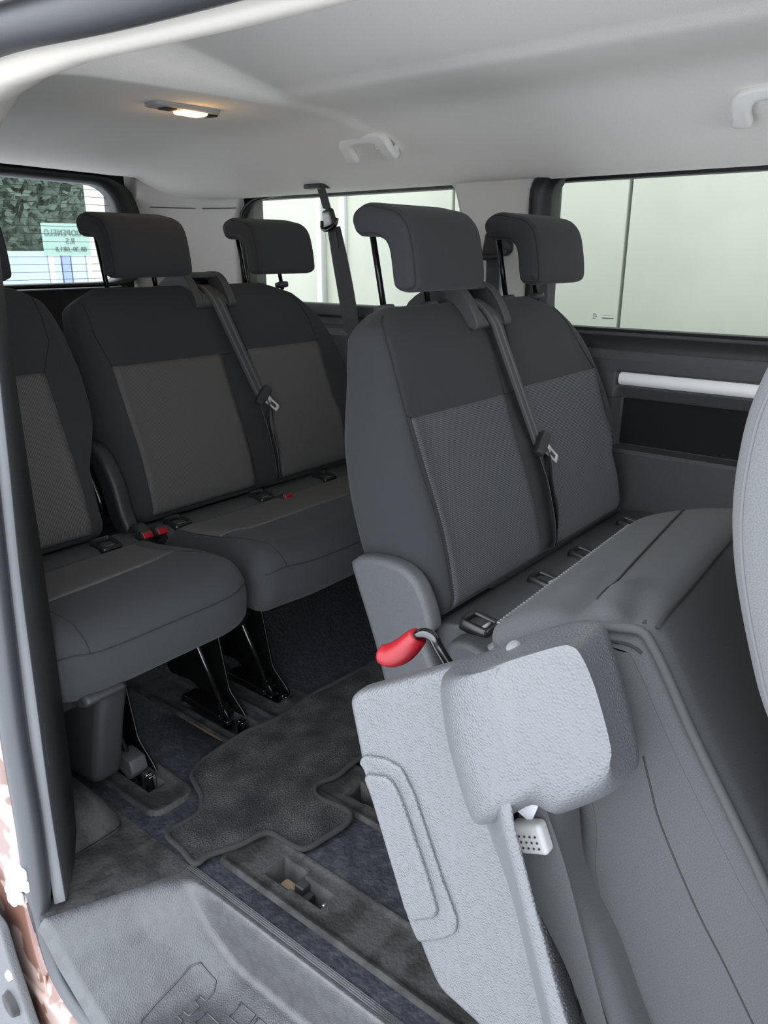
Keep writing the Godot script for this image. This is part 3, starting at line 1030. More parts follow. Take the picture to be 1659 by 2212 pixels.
func add_isofix(root: Node3D, xs: Vector3, tilt: float) -> void:
	# hooded opening with a steel loop inside
	var o := Node3D.new()
	o.name = "isofix_point"
	root.add_child(o, true)
	o.position = xs
	o.rotation_degrees.z = tilt
	var g := G.new()
	var prof := rounded(pts([-0.034, -0.029, -0.034, 0.029, 0.032, 0.029, 0.032, -0.029]), 0.012, 4)
	ring(g, [prof, inset_ccw(prof, 0.002), inset_ccw(prof, 0.007), inset_ccw(prof, 0.008), prof], [-0.002, 0.007, 0.009, -0.012, -0.014], XZ)
	obj("hood", g, M.hood, o)
	g = G.new()
	box(g, Vector3(-0.022, -0.012, -0.019), Vector3(0.020, -0.009, 0.019), 0.001)
	obj("opening", g, M.hollow, o)
	g = G.new()
	tube(g, line(Vector3(0.012, -0.002, -0.018), Vector3(0.012, -0.002, 0.008)), 0.004, 8)
	obj("loop", g, M.tongue_metal, o)

func add_belt(root: Node3D, back: Node3D, b: Back, zh: float, z0: float, z1: float, y1: float) -> void:
	# housing on the shoulder
	var hs := Node3D.new()
	hs.name = "belt_housing"
	back.add_child(hs, true)
	hs.position = Vector3(0, 0, zh)
	var cheek := smooth(pts([-0.17, 0.585, -0.172, 0.635, -0.15, 0.665, -0.08, 0.680, -0.035, 0.674, -0.005, 0.652, 0.012, 0.615, 0.020, 0.570, 0.014, 0.556, 0.002, 0.556, -0.03, 0.575]), 3)
	var g := G.new()
	for s in [[-0.074, -0.047], [0.047, 0.074]]:
		slab(g, cheek, s[0], s[1], 0.004, XY, 3)
	slab(g, rounded(pts([-0.172, 0.60, -0.166, 0.655, -0.08, 0.679, -0.035, 0.673, -0.010, 0.657, -0.015, 0.648, -0.04, 0.659, -0.08, 0.660]), 0.008), -0.055, 0.055, 0.004, XY)
	obj("shell", g, M.plastic_dark, hs)
	g = G.new()
	slab(g, pts([-0.14, 0.58, -0.06, 0.618, -0.020, 0.624, 0.006, 0.592, 0.015, 0.562, -0.005, 0.556]), -0.048, 0.048, 0.003, XY)
	obj("slot_plate", g, M.plastic_dark, hs)
	var ch := inset_ccw(cheek, 0.0055)
	for s in [-0.0473, 0.0473]:
		g = G.new()
		var p := PackedVector3Array()
		for q in ch:
			if q.x > -0.10 and q.y > 0.565: p.append(Vector3(q.x, q.y, s))
		tube(g, p, 0.001, 5)
		obj("edge_line", g, M.seam, hs)
	g = G.new()
	tube(g, line(Vector3(-0.055, 0.648, -0.045), Vector3(-0.055, 0.648, 0.03)), 0.006, 8)
	tube(g, line(Vector3(-0.05, 0.642, -0.012), Vector3(-0.035, 0.625, -0.012)), 0.004, 8)
	obj("roller", g, M.black_steel, hs)
	# webbing
	var bt := Node3D.new()
	bt.name = "seat_belt"
	back.add_child(bt, true)
	var pth := PackedVector3Array([Vector3(-0.05, 0.640, zh), Vector3(-0.020, 0.626, zh), Vector3(0.006, 0.594, zh - 0.002), Vector3(0.018, 0.560, zh - 0.006)])
	var n := 14
	var from := pth[pth.size() - 1]
	var latch_at := b.lifted(z0, y1, 0.008)
	for i in n:
		# taut between the lip and the latch
		pth.append(from.lerp(latch_at, float(i + 1) / n))
	g = G.new()
	band(g, chain(pth, 3), [Vector3(0, 0, 1), Vector3(0, 0.18, 1), Vector3(0, 0.2, 1)], 0.047, 0.0016)
	obj("webbing", g, M.belt, bt)
	for s in [-0.011, 0.011]:
		g = G.new()
		var q := PackedVector3Array()
		for p in pth: q.append(p + Vector3(0.0006, s * 0.2, s))
		band(g, chain(q, 3), [Vector3(0, 0, 1), Vector3(0, 0.18, 1), Vector3(0, 0.2, 1)], 0.007, 0.0018)
		obj("stripe", g, M.belt_stripe, bt)
	# lower run, half twisted
	var lo := PackedVector3Array()
	for i in n + 1:
		var k := float(i) / n
		lo.append(b.lifted(lerpf(z0 - 0.002, z1, k) + 0.006 * sin(PI * k), lerpf(y1, -0.004, k), 0.012 - 0.006 * k))
	g = G.new()
	band(g, lo, [Vector3(0, 0.2, 1), Vector3(0.6, 0.1, 0.8), Vector3(0.75, 0, 0.66), Vector3(0.5, 0, 0.8)], 0.044, 0.0016)
	obj("lower_webbing", g, M.belt, bt)
	g = G.new()
	var lo2 := PackedVector3Array()
	for i in lo.size(): lo2.append(lo[i] + Vector3(0.006 + 0.004 * sin(i * 0.9), 0, -0.012 - 0.004 * sin(i * 0.5)))
	band(g, lo2, [Vector3(0.5, 0.1, 0.8), Vector3(0.8, 0, 0.55), Vector3(0.4, 0, 0.9)], 0.040, 0.0016)
	obj("lower_webbing", g, M.belt, bt)
	# latch: stirrup and tongue
	var tg := Node3D.new()
	tg.name = "belt_latch"
	back.add_child(tg, true)
	tg.position = b.lifted(z0, y1, 0.020)
	tg.rotation_degrees = Vector3(38, 0, 6)
	g = G.new()
	slab(g, rounded(pts([-0.036, -0.010, -0.036, 0.012, -0.024, 0.016, 0.024, 0.016, 0.036, 0.012, 0.036, -0.010, 0.018, -0.014, -0.018, -0.014]), 0.008), -0.008, 0.010, 0.005, ZY)
	obj("stirrup", g, M.plastic_black, tg)
	g = G.new()
	var to := rounded(pts([0.016, -0.012, -0.016, -0.012, -0.012, -0.030, -0.0125, -0.062, 0.0125, -0.062, 0.012, -0.030]), 0.006)
	var ti := rounded(pts([0.006, -0.030, -0.006, -0.030, -0.006, -0.0305, -0.006, -0.052, 0.006, -0.052, 0.006, -0.0305]), 0.003)
	ring(g, [to, ti, ti, to], [0.004, 0.004, 0.001, 0.001], ZY)
	obj("tongue", g, M.tongue_metal, tg)

func buckle(root: Node3D, at: Vector3, rot: Vector3) -> void:
	var o := Node3D.new()
	o.name = "buckle"
	root.add_child(o, true)
	o.position = at
	o.rotation_degrees = rot
	var g := G.new()
	rbox(g, Vector3(0, -0.03, 0), Vector3(0.022, 0.07, 0.032), 0.006, 0.02)
	obj("buckle_body", g, M.plastic_black, o)
	g = G.new()
	rbox(g, Vector3(0.004, 0.002, 0), Vector3(0.017, 0.012, 0.028), 0.003, 0.02)
	obj("red_button", g, M.red, o).set_meta("label", "red release button")

func cushion_s(c: Vector3, size: Vector3, r: float, def: Callable) -> Callable:
	# top face sampler: u across (z), v from rear (0) over the top and down the nose (1+)
	return func(u: float, v: float, l: float) -> Vector3:
		var h := size / 2
		var f := func(uu: float, vv: float) -> Vector3:
			var p := Vector3(lerpf(-h.x, h.x, minf(vv, 1.0)), h.y, clampf(uu - c.z, -h.z, h.z))
			if vv > 1.0: p.y = h.y - (vv - 1.0) * size.y
			return def.call(round_point(p, h, r) + c)
		var p: Vector3 = f.call(u, v)
		var a: Vector3 = f.call(u + 0.003, v) - f.call(u - 0.003, v)
		var b: Vector3 = f.call(u, v + 0.01) - f.call(u, v - 0.01)
		var nn := a.cross(b).normalized()
		if nn.y + nn.x < 0: nn = -nn
		return p + nn * l

func leg_frame(root: Node3D, z: float, cover := false) -> void:
	# black steel side plate down to the rail hook, with a gas strut
	var o := Node3D.new()
	o.name = "leg_frame"
	root.add_child(o, true)
	o.position = Vector3(0, 0, z)
	var g := G.new()
	slab(g, rounded(pts([0.06, 0.31, 0.30, 0.31, 0.34, 0.27, 0.33, 0.23, 0.365, 0.06, 0.42, 0.012, 0.43, -0.02, 0.30, -0.02, 0.22, 0.03, 0.12, 0.02, 0.04, 0.20]), 0.015), -0.034, -0.028, 0.001, XY, 1)
	slab(g, rounded(pts([0.20, 0.30, 0.46, 0.30, 0.44, 0.262, 0.33, 0.245, 0.24, 0.262]), 0.01), -0.03, 0.03, 0.002, XY, 1)
	box(g, Vector3(0.23, 0.0, -0.028), Vector3(0.38, 0.018, 0.02), 0.004)
	obj("plate", g, M.black_steel, o)
	g = G.new()
	tube(g, line(Vector3(0.225, 0.29, 0.004), Vector3(0.372, 0.040, 0.004)), 0.0065, 10)
	obj("strut", g, M.gloss_black, o)
	g = G.new()
	tube(g, line(Vector3(0.372, 0.040, 0.004), Vector3(0.400, 0.004, 0.004)), 0.005, 8)
	box(g, Vector3(0.365, 0.022, -0.010), Vector3(0.385, 0.046, 0.014), 0.003)
	obj("link", g, M.black_steel, o)
	g = G.new()
	for q in [0.0, 0.012]:
		box(g, Vector3(0.424 + q, -0.028, -0.012), Vector3(0.433 + q, 0.016, 0.004), 0.002)
	box(g, Vector3(0.385, -0.02, -0.016), Vector3(0.398, 0.002, 0.012), 0.002)
	obj("hook", g, M.chrome, o)
	if cover:
		g = G.new()
		slab(g, rounded(pts([0.355, 0.052, 0.405, 0.047, 0.412, 0.018, 0.395, -0.004, 0.352, 0.012]), 0.006), -0.018, 0.022, 0.004, XY)
		obj("hook_cover", g, M.plastic_dark, o)

func make_seat(root: Node3D, c: Dictionary) -> void:
	var b := Back.new()
	b.host = self
	b.near = c.near; b.far = c.far; b.hw = c.hw; b.top = c.top
	b.valley = c.get("valley", 0.0)
	b.bolster = c.get("bolster", 0.012)
	var y0: float = c.y0
	# back
	var bk := Node3D.new()
	bk.name = "backrest"
	root.add_child(bk, true)
	bk.position = Vector3(0, y0, 0)
	bk.rotation_degrees.z = RECLINE
	var g := G.new()
	rbox(g, Vector3(-0.085, c.top / 2, 0), Vector3(0.17, c.top, 2 * c.hw), 0.045, 0.022, b.def)
	obj("upholstery", g, c.cloth, bk)
	for p in c.panels:
		g = G.new()
		var lean: float = c.get("lean", 0.0)
		patch(g, b.lifted, func(v): return p[0], func(v): return p[1], 0.001, p[2], 0.0022)
		obj("insert_panel", g, c.insert, bk)
	for s in c.seams:
		g = G.new()
		seam_on(g, b.lifted, s)
		obj("seam", g, M.seam, bk)
	for z in c.posts: add_headrest(root, z, y0 - 0.39, c.get("hr", 0.128), c.get("cloth_top", c.cloth))
	if c.has("belt"): add_belt(root, bk, b, c.belt[0], c.belt[1], c.belt[2], c.belt[3])
	# strip with child-seat anchor openings at the foot of the back
	g = G.new()
	slab(g, smooth(pts([-0.03, y0 - 0.02, 0.02, y0 - 0.004, 0.06, y0 + 0.002, 0.095, y0 - 0.010, 0.115, y0 - 0.04, 0.11, y0 - 0.08, 0.0, y0 - 0.08]), 3), -c.strip[0], c.strip[1], 0.006, XY)
	obj("anchor_strip", g, M.plastic_dark if c.has("belt") else M.plastic_dark, root)
	for z in c.isofix: add_isofix(root, Vector3(0.064, y0 + 0.003, z), -8.0)
	# cushion
	if c.has("cushion"):
		var q: Dictionary = c.cushion
		var def := func(p: Vector3) -> Vector3:
			var xt := clampf((p.x - q.x0) / (q.x1 - q.x0), 0, 1)
			var yt := clampf((p.y - q.y0) / (q.y1 - q.y0), 0, 1)
			var e: float = absf(p.z - q.zc) / q.hw
			p.y -= yt * (0.030 * (1.0 - smoothstep(0.1, 0.8, xt)) - 0.008 * sin(PI * xt) * (1.0 - e * e)) + yt * 0.012 * smoothstep(0.8, 1.0, e)
			p.y += yt * 0.008 * smoothstep(0.72, 0.86, e) * (1.0 - smoothstep(0.9, 1.0, e))
			p.x += 0.014 * sin(PI * yt) * smoothstep(0.7, 1.0, xt) - 0.018 * smoothstep(0.6, 1.0, e) * smoothstep(0.5, 1.0, xt)
			p.y += (1.0 - yt) * 0.03 * smoothstep(0.5, 1.0, xt) * 0.0
			return p
		var cc := Vector3((q.x0 + q.x1) / 2, (q.y0 + q.y1) / 2, q.zc)
		var sz := Vector3(q.x1 - q.x0, q.y1 - q.y0, 2 * q.hw)
		g = G.new()
		rbox(g, cc, sz, 0.045, 0.022, def)
		var cu := obj("cushion", g, c.cloth, root)
		var s := cushion_s(cc, sz, 0.045, def)
		for p in q.panels:
			g = G.new()
			var all := []
			for j in 23:
				var k := clampf((j - 1.0) / 20, 0, 1)
				var u := lerpf(p[0], p[1], k)
				var row := PackedVector3Array()
				var v1 := table(k, p[3])
				var v0 := table(k, p[2])
				for i in 17:
					var kk := clampf((i - 1.0) / 14, 0, 1)
					row.append(s.call(u, lerpf(v0, v1, kk), -0.004 if i == 0 or i == 16 or j == 0 or j == 22 else 0.002))
				all.append(row)
			g.rows(all)
			obj("cushion_insert", g, c.insert, cu)
		for m in q.seams:
			g = G.new()
			seam_on(g, s, m, 0.0014)
			obj("seam", g, M.seam, cu)
	for z in c.legs: leg_frame(root, z[0], z[1])

# plastic cover over the reclining joint, outline in (x, y)
func side_cover(root: Node3D, o: PackedVector2Array, z0: float, z1: float, m: Material, r := 0.012) -> void:
	var g := G.new()
	slab(g, o, z0, z1, r, XY, 4)
	obj("recliner_cover", g, m, root)

func seats() -> void:
	var m := mat("gloss_black", grey(0.05), 0.15)
	m.metallic_specular = 0.7
	mat("chrome_black", grey(0.16), 0.2, 0.7)
	var far := [0.0, 0.430, 0.12, 0.428, 0.28, 0.418, 0.34, 0.452, 0.42, 0.484, 0.60, 0.475, 0.78, 0.430, 0.93, 0.335, 1.0, 0.225]
	var near := [0.0, 0.472, 0.42, 0.480, 0.62, 0.470, 0.80, 0.452, 0.93, 0.440, 1.0, 0.395]
	# middle row, two-seat bench
	var r2 := thing("bench_seat", "dark grey two-seat middle bench with grey dotted inserts and pale side cover", "car seat", Vector3(-0.77, 0, -1.61))
	make_seat(r2, {near = near, far = far, hw = 0.48, top = 0.63, valley = 0.012, y0 = 0.39, cloth = M.fabric, insert = M.insert_weave,
		panels = [[0.055, 0.425, 0.402], [-0.415, -0.035, 0.408]],
		seams = [[0.435, 0.004, 0.440, 0.15, 0.445, 0.30, 0.435, 0.45, 0.425, 0.56, 0.41, 0.60, 0.385, 0.622], [0.425, 0.402, 0.435, 0.41], [0.055, 0.402, 0.01, 0.400, -0.035, 0.408], [0.05, 0.40, 0.06, 0.50, 0.075, 0.59], [-0.03, 0.40, -0.03, 0.5, -0.03, 0.58], [-0.415, 0.408, -0.42, 0.30, -0.41, 0.2, -0.40, 0.01], [-0.415, 0.408, -0.36, 0.50, -0.30, 0.59]],
		posts = [0.265, -0.225], belt = [0.055, -0.034, -0.018, 0.262], strip = [0.45, 0.46], isofix = [0.435, 0.165, -0.035, -0.32],
		cushion = {x0 = 0.09, x1 = 0.51, y0 = 0.27, y1 = 0.425, zc = 0.0, hw = 0.475, panels = [], seams = []}, legs = [[0.40, false], [-0.36, false]]})
	side_cover(r2, smooth(pts([-0.205, 0.46, -0.200, 0.482, -0.178, 0.496, -0.12, 0.505, -0.07, 0.500, -0.035, 0.478, -0.012, 0.440, 0.0, 0.405, 0.002, 0.386, -0.012, 0.368, -0.010, 0.345, 0.012, 0.300, 0.04, 0.25, 0.06, 0.18, 0.06, 0.06, -0.06, 0.06, -0.105, 0.18, -0.15, 0.32]), 3), 0.470, 0.512, M.plastic_cover, 0.014)
	var g := G.new()
	slab(g, smooth(pts([0.03, 0.36, 0.07, 0.382, 0.12, 0.372, 0.15, 0.34, 0.15, 0.30, 0.05, 0.30]), 3), 0.43, 0.505, 0.012, XY)
	obj("hinge_cover", g, M.plastic_dark, r2)
	g = G.new()
	slab(g, smooth(pts([0.085, 0.345, 0.105, 0.375, 0.145, 0.408, 0.20, 0.425, 0.235, 0.41, 0.24, 0.34, 0.10, 0.31]), 3), 0.455, 0.486, 0.012, XY)
	obj("seat_frame_end", g, M.plastic_pillar, r2)
	# rear row, two-seat bench
	var r3 := thing("bench_seat", "almost black two-seat rear bench with brown-grey ribbed inserts", "car seat", Vector3(-1.70, 0, -1.55))
	make_seat(r3, {near = [0.0, 0.462, 0.42, 0.470, 0.62, 0.470, 0.80, 0.468, 0.93, 0.462, 1.0, 0.41], far = far, hw = 0.48, top = 0.635, valley = 0.012, y0 = 0.40, cloth = M.fabric, insert = M.insert_ribs,
		panels = [[0.048, 0.420, 0.418], [-0.365, -0.055, 0.422]],
		seams = [[0.42, 0.418, 0.44, 0.50, 0.44, 0.60], [0.048, 0.418, 0.0, 0.418, -0.055, 0.422], [-0.365, 0.422, -0.35, 0.50, -0.30, 0.59]],
		posts = [0.25, -0.245], belt = [0.03, -0.051, -0.041, 0.27], strip = [0.47, 0.45], isofix = [0.395, 0.095, -0.175],
		cushion = {x0 = 0.09, x1 = 0.49, y0 = 0.275, y1 = 0.435, zc = 0.0, hw = 0.482, panels = [[-0.40, 0.435, [0.0, 0.02, 1.0, 0.02], [0.0, 0.60, 0.5, 0.58, 0.85, 0.56, 1.0, 0.50]]], seams = [[0.47, 1.28, 0.40, 1.30, 0.2, 1.32, 0.0, 1.32, -0.2, 1.32, -0.46, 1.30], [0.435, 0.08, 0.437, 0.5, 0.42, 0.9, 0.41, 1.3], [-0.40, 0.6, -0.40, 0.9, -0.39, 1.3]]}, legs = [[0.385, false], [-0.36, false]]})
	# its cover on the aisle side, with the two buckles
	side_cover(r3, smooth(pts([-0.17, 0.595, -0.155, 0.61, -0.11, 0.605, -0.065, 0.57, -0.03, 0.51, -0.012, 0.45, 0.01, 0.405, 0.03, 0.38, 0.0, 0.36, -0.06, 0.40, -0.085, 0.46, -0.10, 0.51, -0.13, 0.555, -0.165, 0.578]), 3), 0.472, 0.515, M.plastic_black, 0.012)
	g = G.new()
	slab(g, rounded(pts([0.0, 0.30, 0.0, 0.40, 0.03, 0.425, 0.075, 0.405, 0.085, 0.30]), 0.02), 0.475, 0.512, 0.01, XY)
	obj("hinge_cover", g, M.plastic_black, r3)
	buckle(r3, Vector3(0.098, 0.412, 0.515), Vector3(0, 0, -62))
	buckle(r3, Vector3(0.108, 0.415, 0.478), Vector3(0, 0, -62))
	buckle(r3, Vector3(0.150, 0.416, 0.075), Vector3(0, 0, -62))
	# rear row, single seat by the door
	var s3 := thing("single_seat", "near-black single rear seat beside the door pillar, left of the rear bench", "car seat", Vector3(-1.70, 0, -0.815))
	make_seat(s3, {near = [0.0, 0.235, 0.4, 0.24, 0.8, 0.235, 1.0, 0.20], far = [0.0, 0.185, 0.10, 0.180, 0.27, 0.184, 0.34, 0.205, 0.44, 0.232, 0.52, 0.240, 0.62, 0.243, 0.80, 0.230, 0.93, 0.205, 1.0, 0.155], hw = 0.24, top = 0.645, y0 = 0.40, cloth = M.fabric, insert = M.insert_ribs,
		panels = [[-0.135, 0.20, 0.425]], seams = [[-0.135, 0.425, -0.17, 0.50, -0.17, 0.62]], posts = [0.03], strip = [0.235, 0.23], isofix = [-0.128],
		cushion = {x0 = 0.09, x1 = 0.49, y0 = 0.275, y1 = 0.435, zc = 0.008, hw = 0.236, panels = [[-0.17, 0.20, [0.0, 0.02, 1.0, 0.02], [0.0, 0.48, 0.25, 0.56, 0.6, 0.60, 1.0, 0.60]]], seams = [[-0.225, 1.30, -0.1, 1.33, 0.1, 1.33, 0.24, 1.30], [-0.17, 0.5, -0.19, 0.8, -0.20, 1.0, -0.205, 1.3], [0.19, 0.6, 0.185, 0.9, 0.18, 1.3]]}, legs = [[0.055, true], [-0.205, false]]})
	g = G.new()
	slab(g, smooth(pts([0.18, 0.30, 0.26, 0.31, 0.36, 0.318, 0.43, 0.313, 0.488, 0.298, 0.497, 0.285, 0.47, 0.268, 0.40, 0.255, 0.385, 0.22, 0.36, 0.215, 0.34, 0.22, 0.30, 0.235, 0.22, 0.25]), 3), 0.115, 0.20, 0.008, XY)
	slab(g, smooth(pts([0.24, 0.27, 0.47, 0.285, 0.482, 0.27, 0.46, 0.20, 0.43, 0.09, 0.415, 0.05, 0.38, 0.035, 0.32, 0.03, 0.26, 0.03]), 3), 0.10, 0.165, 0.018, XY)
	obj("leg_cover", g, M.plastic_black, s3)
	g = G.new()
	rbox(g, Vector3(0.10, 0.43, 0.222), Vector3(0.025, 0.05, 0.02), 0.009, 0.02)
	obj("seat_knob", g, M.plastic_black, s3)
	g = G.new()
	tube(g, chain(PackedVector3Array([Vector3(-0.16, 0.585, -0.192), Vector3(-0.10, 0.555, -0.190), Vector3(-0.06, 0.50, -0.190), Vector3(-0.05, 0.45, -0.192), Vector3(-0.08, 0.40, -0.192)])), 0.006, 8)
	obj("release_loop", g, M.gloss_black, s3)

# ---------------------------------------------------------------- the folded seat beside the door
func loft(g: G, a: PackedVector2Array, b: PackedVector2Array, za: float, zb: float, n := 8) -> void:
	# rounded shoulder from outline a at depth za up to outline b at depth zb
	var all := []
	for i in n + 1:
		var t := PI / 2 * i / n
		var k := 1.0 - cos(t)
		var row := PackedVector3Array()
		for j in a.size():
			var q := a[j].lerp(b[j], k)
			row.append(Vector3(q.x, q.y, lerpf(za, zb, sin(t))))
		all.append(row)
	g.rows(all, true)
	var tr := cap(b)
	for i in tr.size() / 3:
		var p := tr[3 * i]
		var q := tr[3 * i + 1]
		var r := tr[3 * i + 2]
		g.tri(Vector3(p.x, p.y, zb), Vector3(r.x, r.y, zb), Vector3(q.x, q.y, zb))

func path2(l: Array, z: float, n := 4) -> PackedVector3Array:
	var p := PackedVector3Array()
	for q in pts(l): p.append(Vector3(q.x, q.y, z))
	return chain(p, n)

func folded_seat() -> void:
	var t := thing("folded_seat", "middle-row single seat folded and tipped forward, pale grey grained side panel facing the door", "car seat")
	# side panel
	var g := G.new()
	slab(g, rounded(pts([-0.523, 0.586, -0.512, 0.600, -0.380, 0.682, -0.316, 0.722, -0.253, 0.76, -0.24, 0.72, -0.255, 0.618, -0.286, 0.584, -0.300, 0.547, -0.292, 0.506, -0.263, 0.434, -0.222, 0.317, -0.179, 0.213, -0.20, 0.16, -0.26, 0.17, -0.323, 0.225, -0.385, 0.239, -0.400, 0.262, -0.414, 0.288, -0.428, 0.321, -0.489, 0.482, -0.496, 0.504, -0.506, 0.512]), 0.012), -0.612, -0.580, 0.010, XY, 4)
	var side := obj("side_panel", g, M.plastic_grain, t)
	# two stepped pads along its rear edge
	g = G.new()
	slab(g, rounded(pts([-0.504, 0.510, -0.498, 0.523, -0.465, 0.534, -0.441, 0.532, -0.423, 0.507, -0.382, 0.412, -0.359, 0.366, -0.361, 0.346, -0.376, 0.328, -0.413, 0.297, -0.428, 0.322, -0.489, 0.482, -0.496, 0.504]), 0.008), -0.590, -0.5755, 0.0035, XY, 4)
	obj("stepped_pad", g, M.plastic_grain, side)
	g = G.new()
	slab(g, rounded(pts([-0.492, 0.497, -0.488, 0.505, -0.459, 0.515, -0.447, 0.510, -0.435, 0.491, -0.398, 0.408, -0.383, 0.367, -0.388, 0.354, -0.420, 0.329, -0.430, 0.340, -0.482, 0.478]), 0.008), -0.590, -0.5700, 0.0045, XY, 4)
	obj("stepped_pad", g, M.plastic_grain, side)
	# raised rib: crease, steep slope, flat narrow ridge, hidden return
	g = G.new()
	var cols := []
	for i in 8: cols.append(PackedVector3Array())
	for q in [[-0.374, 0.598, -0.294, 0.665, -0.280, 0.671], [-0.352, 0.538, -0.284, 0.622, -0.273, 0.628], [-0.329, 0.488, -0.277, 0.593, -0.265, 0.600],
		[-0.303, 0.435, -0.261, 0.544, -0.249, 0.552], [-0.279, 0.366, -0.236, 0.468, -0.223, 0.478], [-0.253, 0.284, -0.212, 0.394, -0.196, 0.406], [-0.220, 0.179, -0.181, 0.306, -0.163, 0.322]]:
		var lo := Vector3(q[0], q[1], -0.588)
		var zr := -0.535 if q[3] > 0.65 else (-0.520 if q[3] > 0.61 else -0.512)
		var hi := Vector3(q[2], q[3], zr)
		var en := Vector3(q[4], q[5], zr)
		cols[0].append(lo)
		cols[1].append(lo.lerp(hi, 0.10))
		cols[2].append(lo.lerp(hi, 0.55) + Vector3(-0.001, 0, -0.001))
		cols[3].append(lo.lerp(hi, 0.93))
		cols[4].append(hi + (en - hi) * 0.2)
		cols[5].append(en - (en - hi) * 0.15)
		cols[6].append(en + Vector3(0, -0.001, -0.002))
		cols[7].append(en + Vector3(-0.05, -0.075, -0.08))
	var all := []
	for cc in cols: all.append(chain(cc, 5))
	g.rows(all, false, true)
	obj("rib", g, M.plastic_grain, side)
	# domed cover over the joint
	g = G.new()
	var outer := smooth(pts([-0.383, 0.678, -0.348, 0.704, -0.319, 0.727, -0.281, 0.754, -0.255, 0.769, -0.240, 0.774, -0.228, 0.771, -0.214, 0.740, -0.197, 0.696, -0.187, 0.665, -0.187, 0.645, -0.202, 0.622, -0.237, 0.588, -0.251, 0.582, -0.269, 0.581, -0.295, 0.552, -0.318, 0.530, -0.338, 0.526, -0.361, 0.576, -0.378, 0.626]), 4)
	var inner := smooth(pts([-0.295, 0.737, -0.284, 0.747, -0.276, 0.756, -0.251, 0.773, -0.232, 0.785, -0.224, 0.787, -0.217, 0.784, -0.206, 0.768, -0.195, 0.743, -0.184, 0.712, -0.184, 0.700, -0.192, 0.686, -0.211, 0.665, -0.221, 0.660, -0.236, 0.658, -0.257, 0.638, -0.271, 0.627, -0.279, 0.629, -0.290, 0.656, -0.297, 0.696]), 4)
	loft(g, outer, inner, -0.590, -0.512, 12)
	var back := PackedVector3Array()
	var rr := []
	for z in [-0.625, -0.590]:
		var row := PackedVector3Array()
		for q in inset_ccw(outer, 0.014 if z < -0.6 else 0.0): row.append(Vector3(q.x - (0.014 if z < -0.6 else 0.0), q.y - (0.016 if z < -0.6 else 0.0), z))
		rr.append(row)
	g.rows(rr, true)
	obj("recliner_dome", g, M.plastic_grain, side)
	g = G.new()
	lathe(g, Vector3(-0.300, 0.742, -0.558), Vector3(-0.35, 0.80, 0.45), [0.0, 0.002, 0.005, 0.002, 0.007, 0.0005, 0.008, -0.003])
	obj("plug", g, M.plastic_pillar, side)
	# cushion behind the panel, its side facing the door
	g = G.new()
	slab(g, smooth(pts([-0.293, 0.585, -0.290, 0.602, -0.277, 0.608, -0.258, 0.612, -0.249, 0.584, -0.249, 0.540, -0.234, 0.493, -0.193, 0.432, -0.166, 0.377, -0.128, 0.294, -0.10, 0.20, -0.14, 0.20, -0.178, 0.286, -0.212, 0.375, -0.239, 0.45, -0.264, 0.520, -0.282, 0.560]), 4), -0.560, -1.06, 0.034, XY, 7)
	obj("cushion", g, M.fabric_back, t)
	g = G.new()
	tube(g, path2([-0.264, 0.606, -0.259, 0.577, -0.259, 0.533, -0.245, 0.485, -0.203, 0.420, -0.176, 0.367, -0.137, 0.283], -0.5645), 0.0016, 6)
	obj("seam", g, M.seam, t)
	# back folded down on the cushion: side, rear and top faces
	var ch := pts([-0.366, 0.700, -0.352, 0.722, -0.318, 0.742, -0.275, 0.758, -0.235, 0.768, -0.205, 0.770, -0.186, 0.752, -0.150, 0.690, -0.107, 0.624, -0.073, 0.574, -0.026, 0.496, -0.01, 0.32, -0.06, 0.18, -0.118, 0.238, -0.166, 0.322, -0.190, 0.356, -0.232, 0.432, -0.250, 0.486, -0.256, 0.548, -0.285, 0.60, -0.345, 0.655])
	var def := func(x: float, y: float, d: float) -> Vector3:
		var k := clampf((-d - 0.62) / 0.44, 0, 1)
		# slack cover: wrinkles run up from the near corner and fade out
		var wr := 0.006 * sin(x * 95.0 - d * 20.0) * exp(-pow((x + 0.25) / 0.05, 2)) * exp(-pow((k - 0.08) / 0.10, 2)) * smoothstep(0.70, 0.75, y)
		var fold := smoothstep(0.715, 0.745, y)
		wr += fold * (0.011 * exp(-pow((x + 0.243) / 0.020, 2) - pow((k - 0.15) / 0.07, 2)) - 0.009 * exp(-pow((x + 0.272) / 0.010, 2) - pow((k - 0.13) / 0.11, 2)) + 0.006 * exp(-pow((x + 0.300) / 0.016, 2) - pow((k - 0.20) / 0.10, 2)) - 0.006 * exp(-pow((x + 0.222) / 0.007, 2) - pow((k - 0.06) / 0.05, 2)))
		return Vector3(x - 0.030 * k * smoothstep(0.62, 0.75, y), y - 0.012 * k * smoothstep(0.6, 0.76, y) + wr, d)
	g = G.new()
	var so := smooth(ch, 5)
	# body: rings across the seat so that the top can sag and wrinkle
	if Geometry2D.is_polygon_clockwise(so): so.reverse()
	var rings := []
	var ds := []
	for i in 7: ds.append([-0.615 - 0.028 * (1 - cos(PI / 2 * i / 6)), 0.028 * (1 - sin(PI / 2 * i / 6))])
	for i in 20: ds.append([-0.643 - 0.40 * (i + 1) / 20.0, 0.0])
	ds.append([-1.06, 0.01])
	ds.append([-1.07, 0.03])
	for q in ds:
		var row := PackedVector3Array()
		for p in inset(so, q[1]): row.append(def.call(p.x, p.y, q[0]))
		rings.append(row)
	g.rows(rings, true, true)
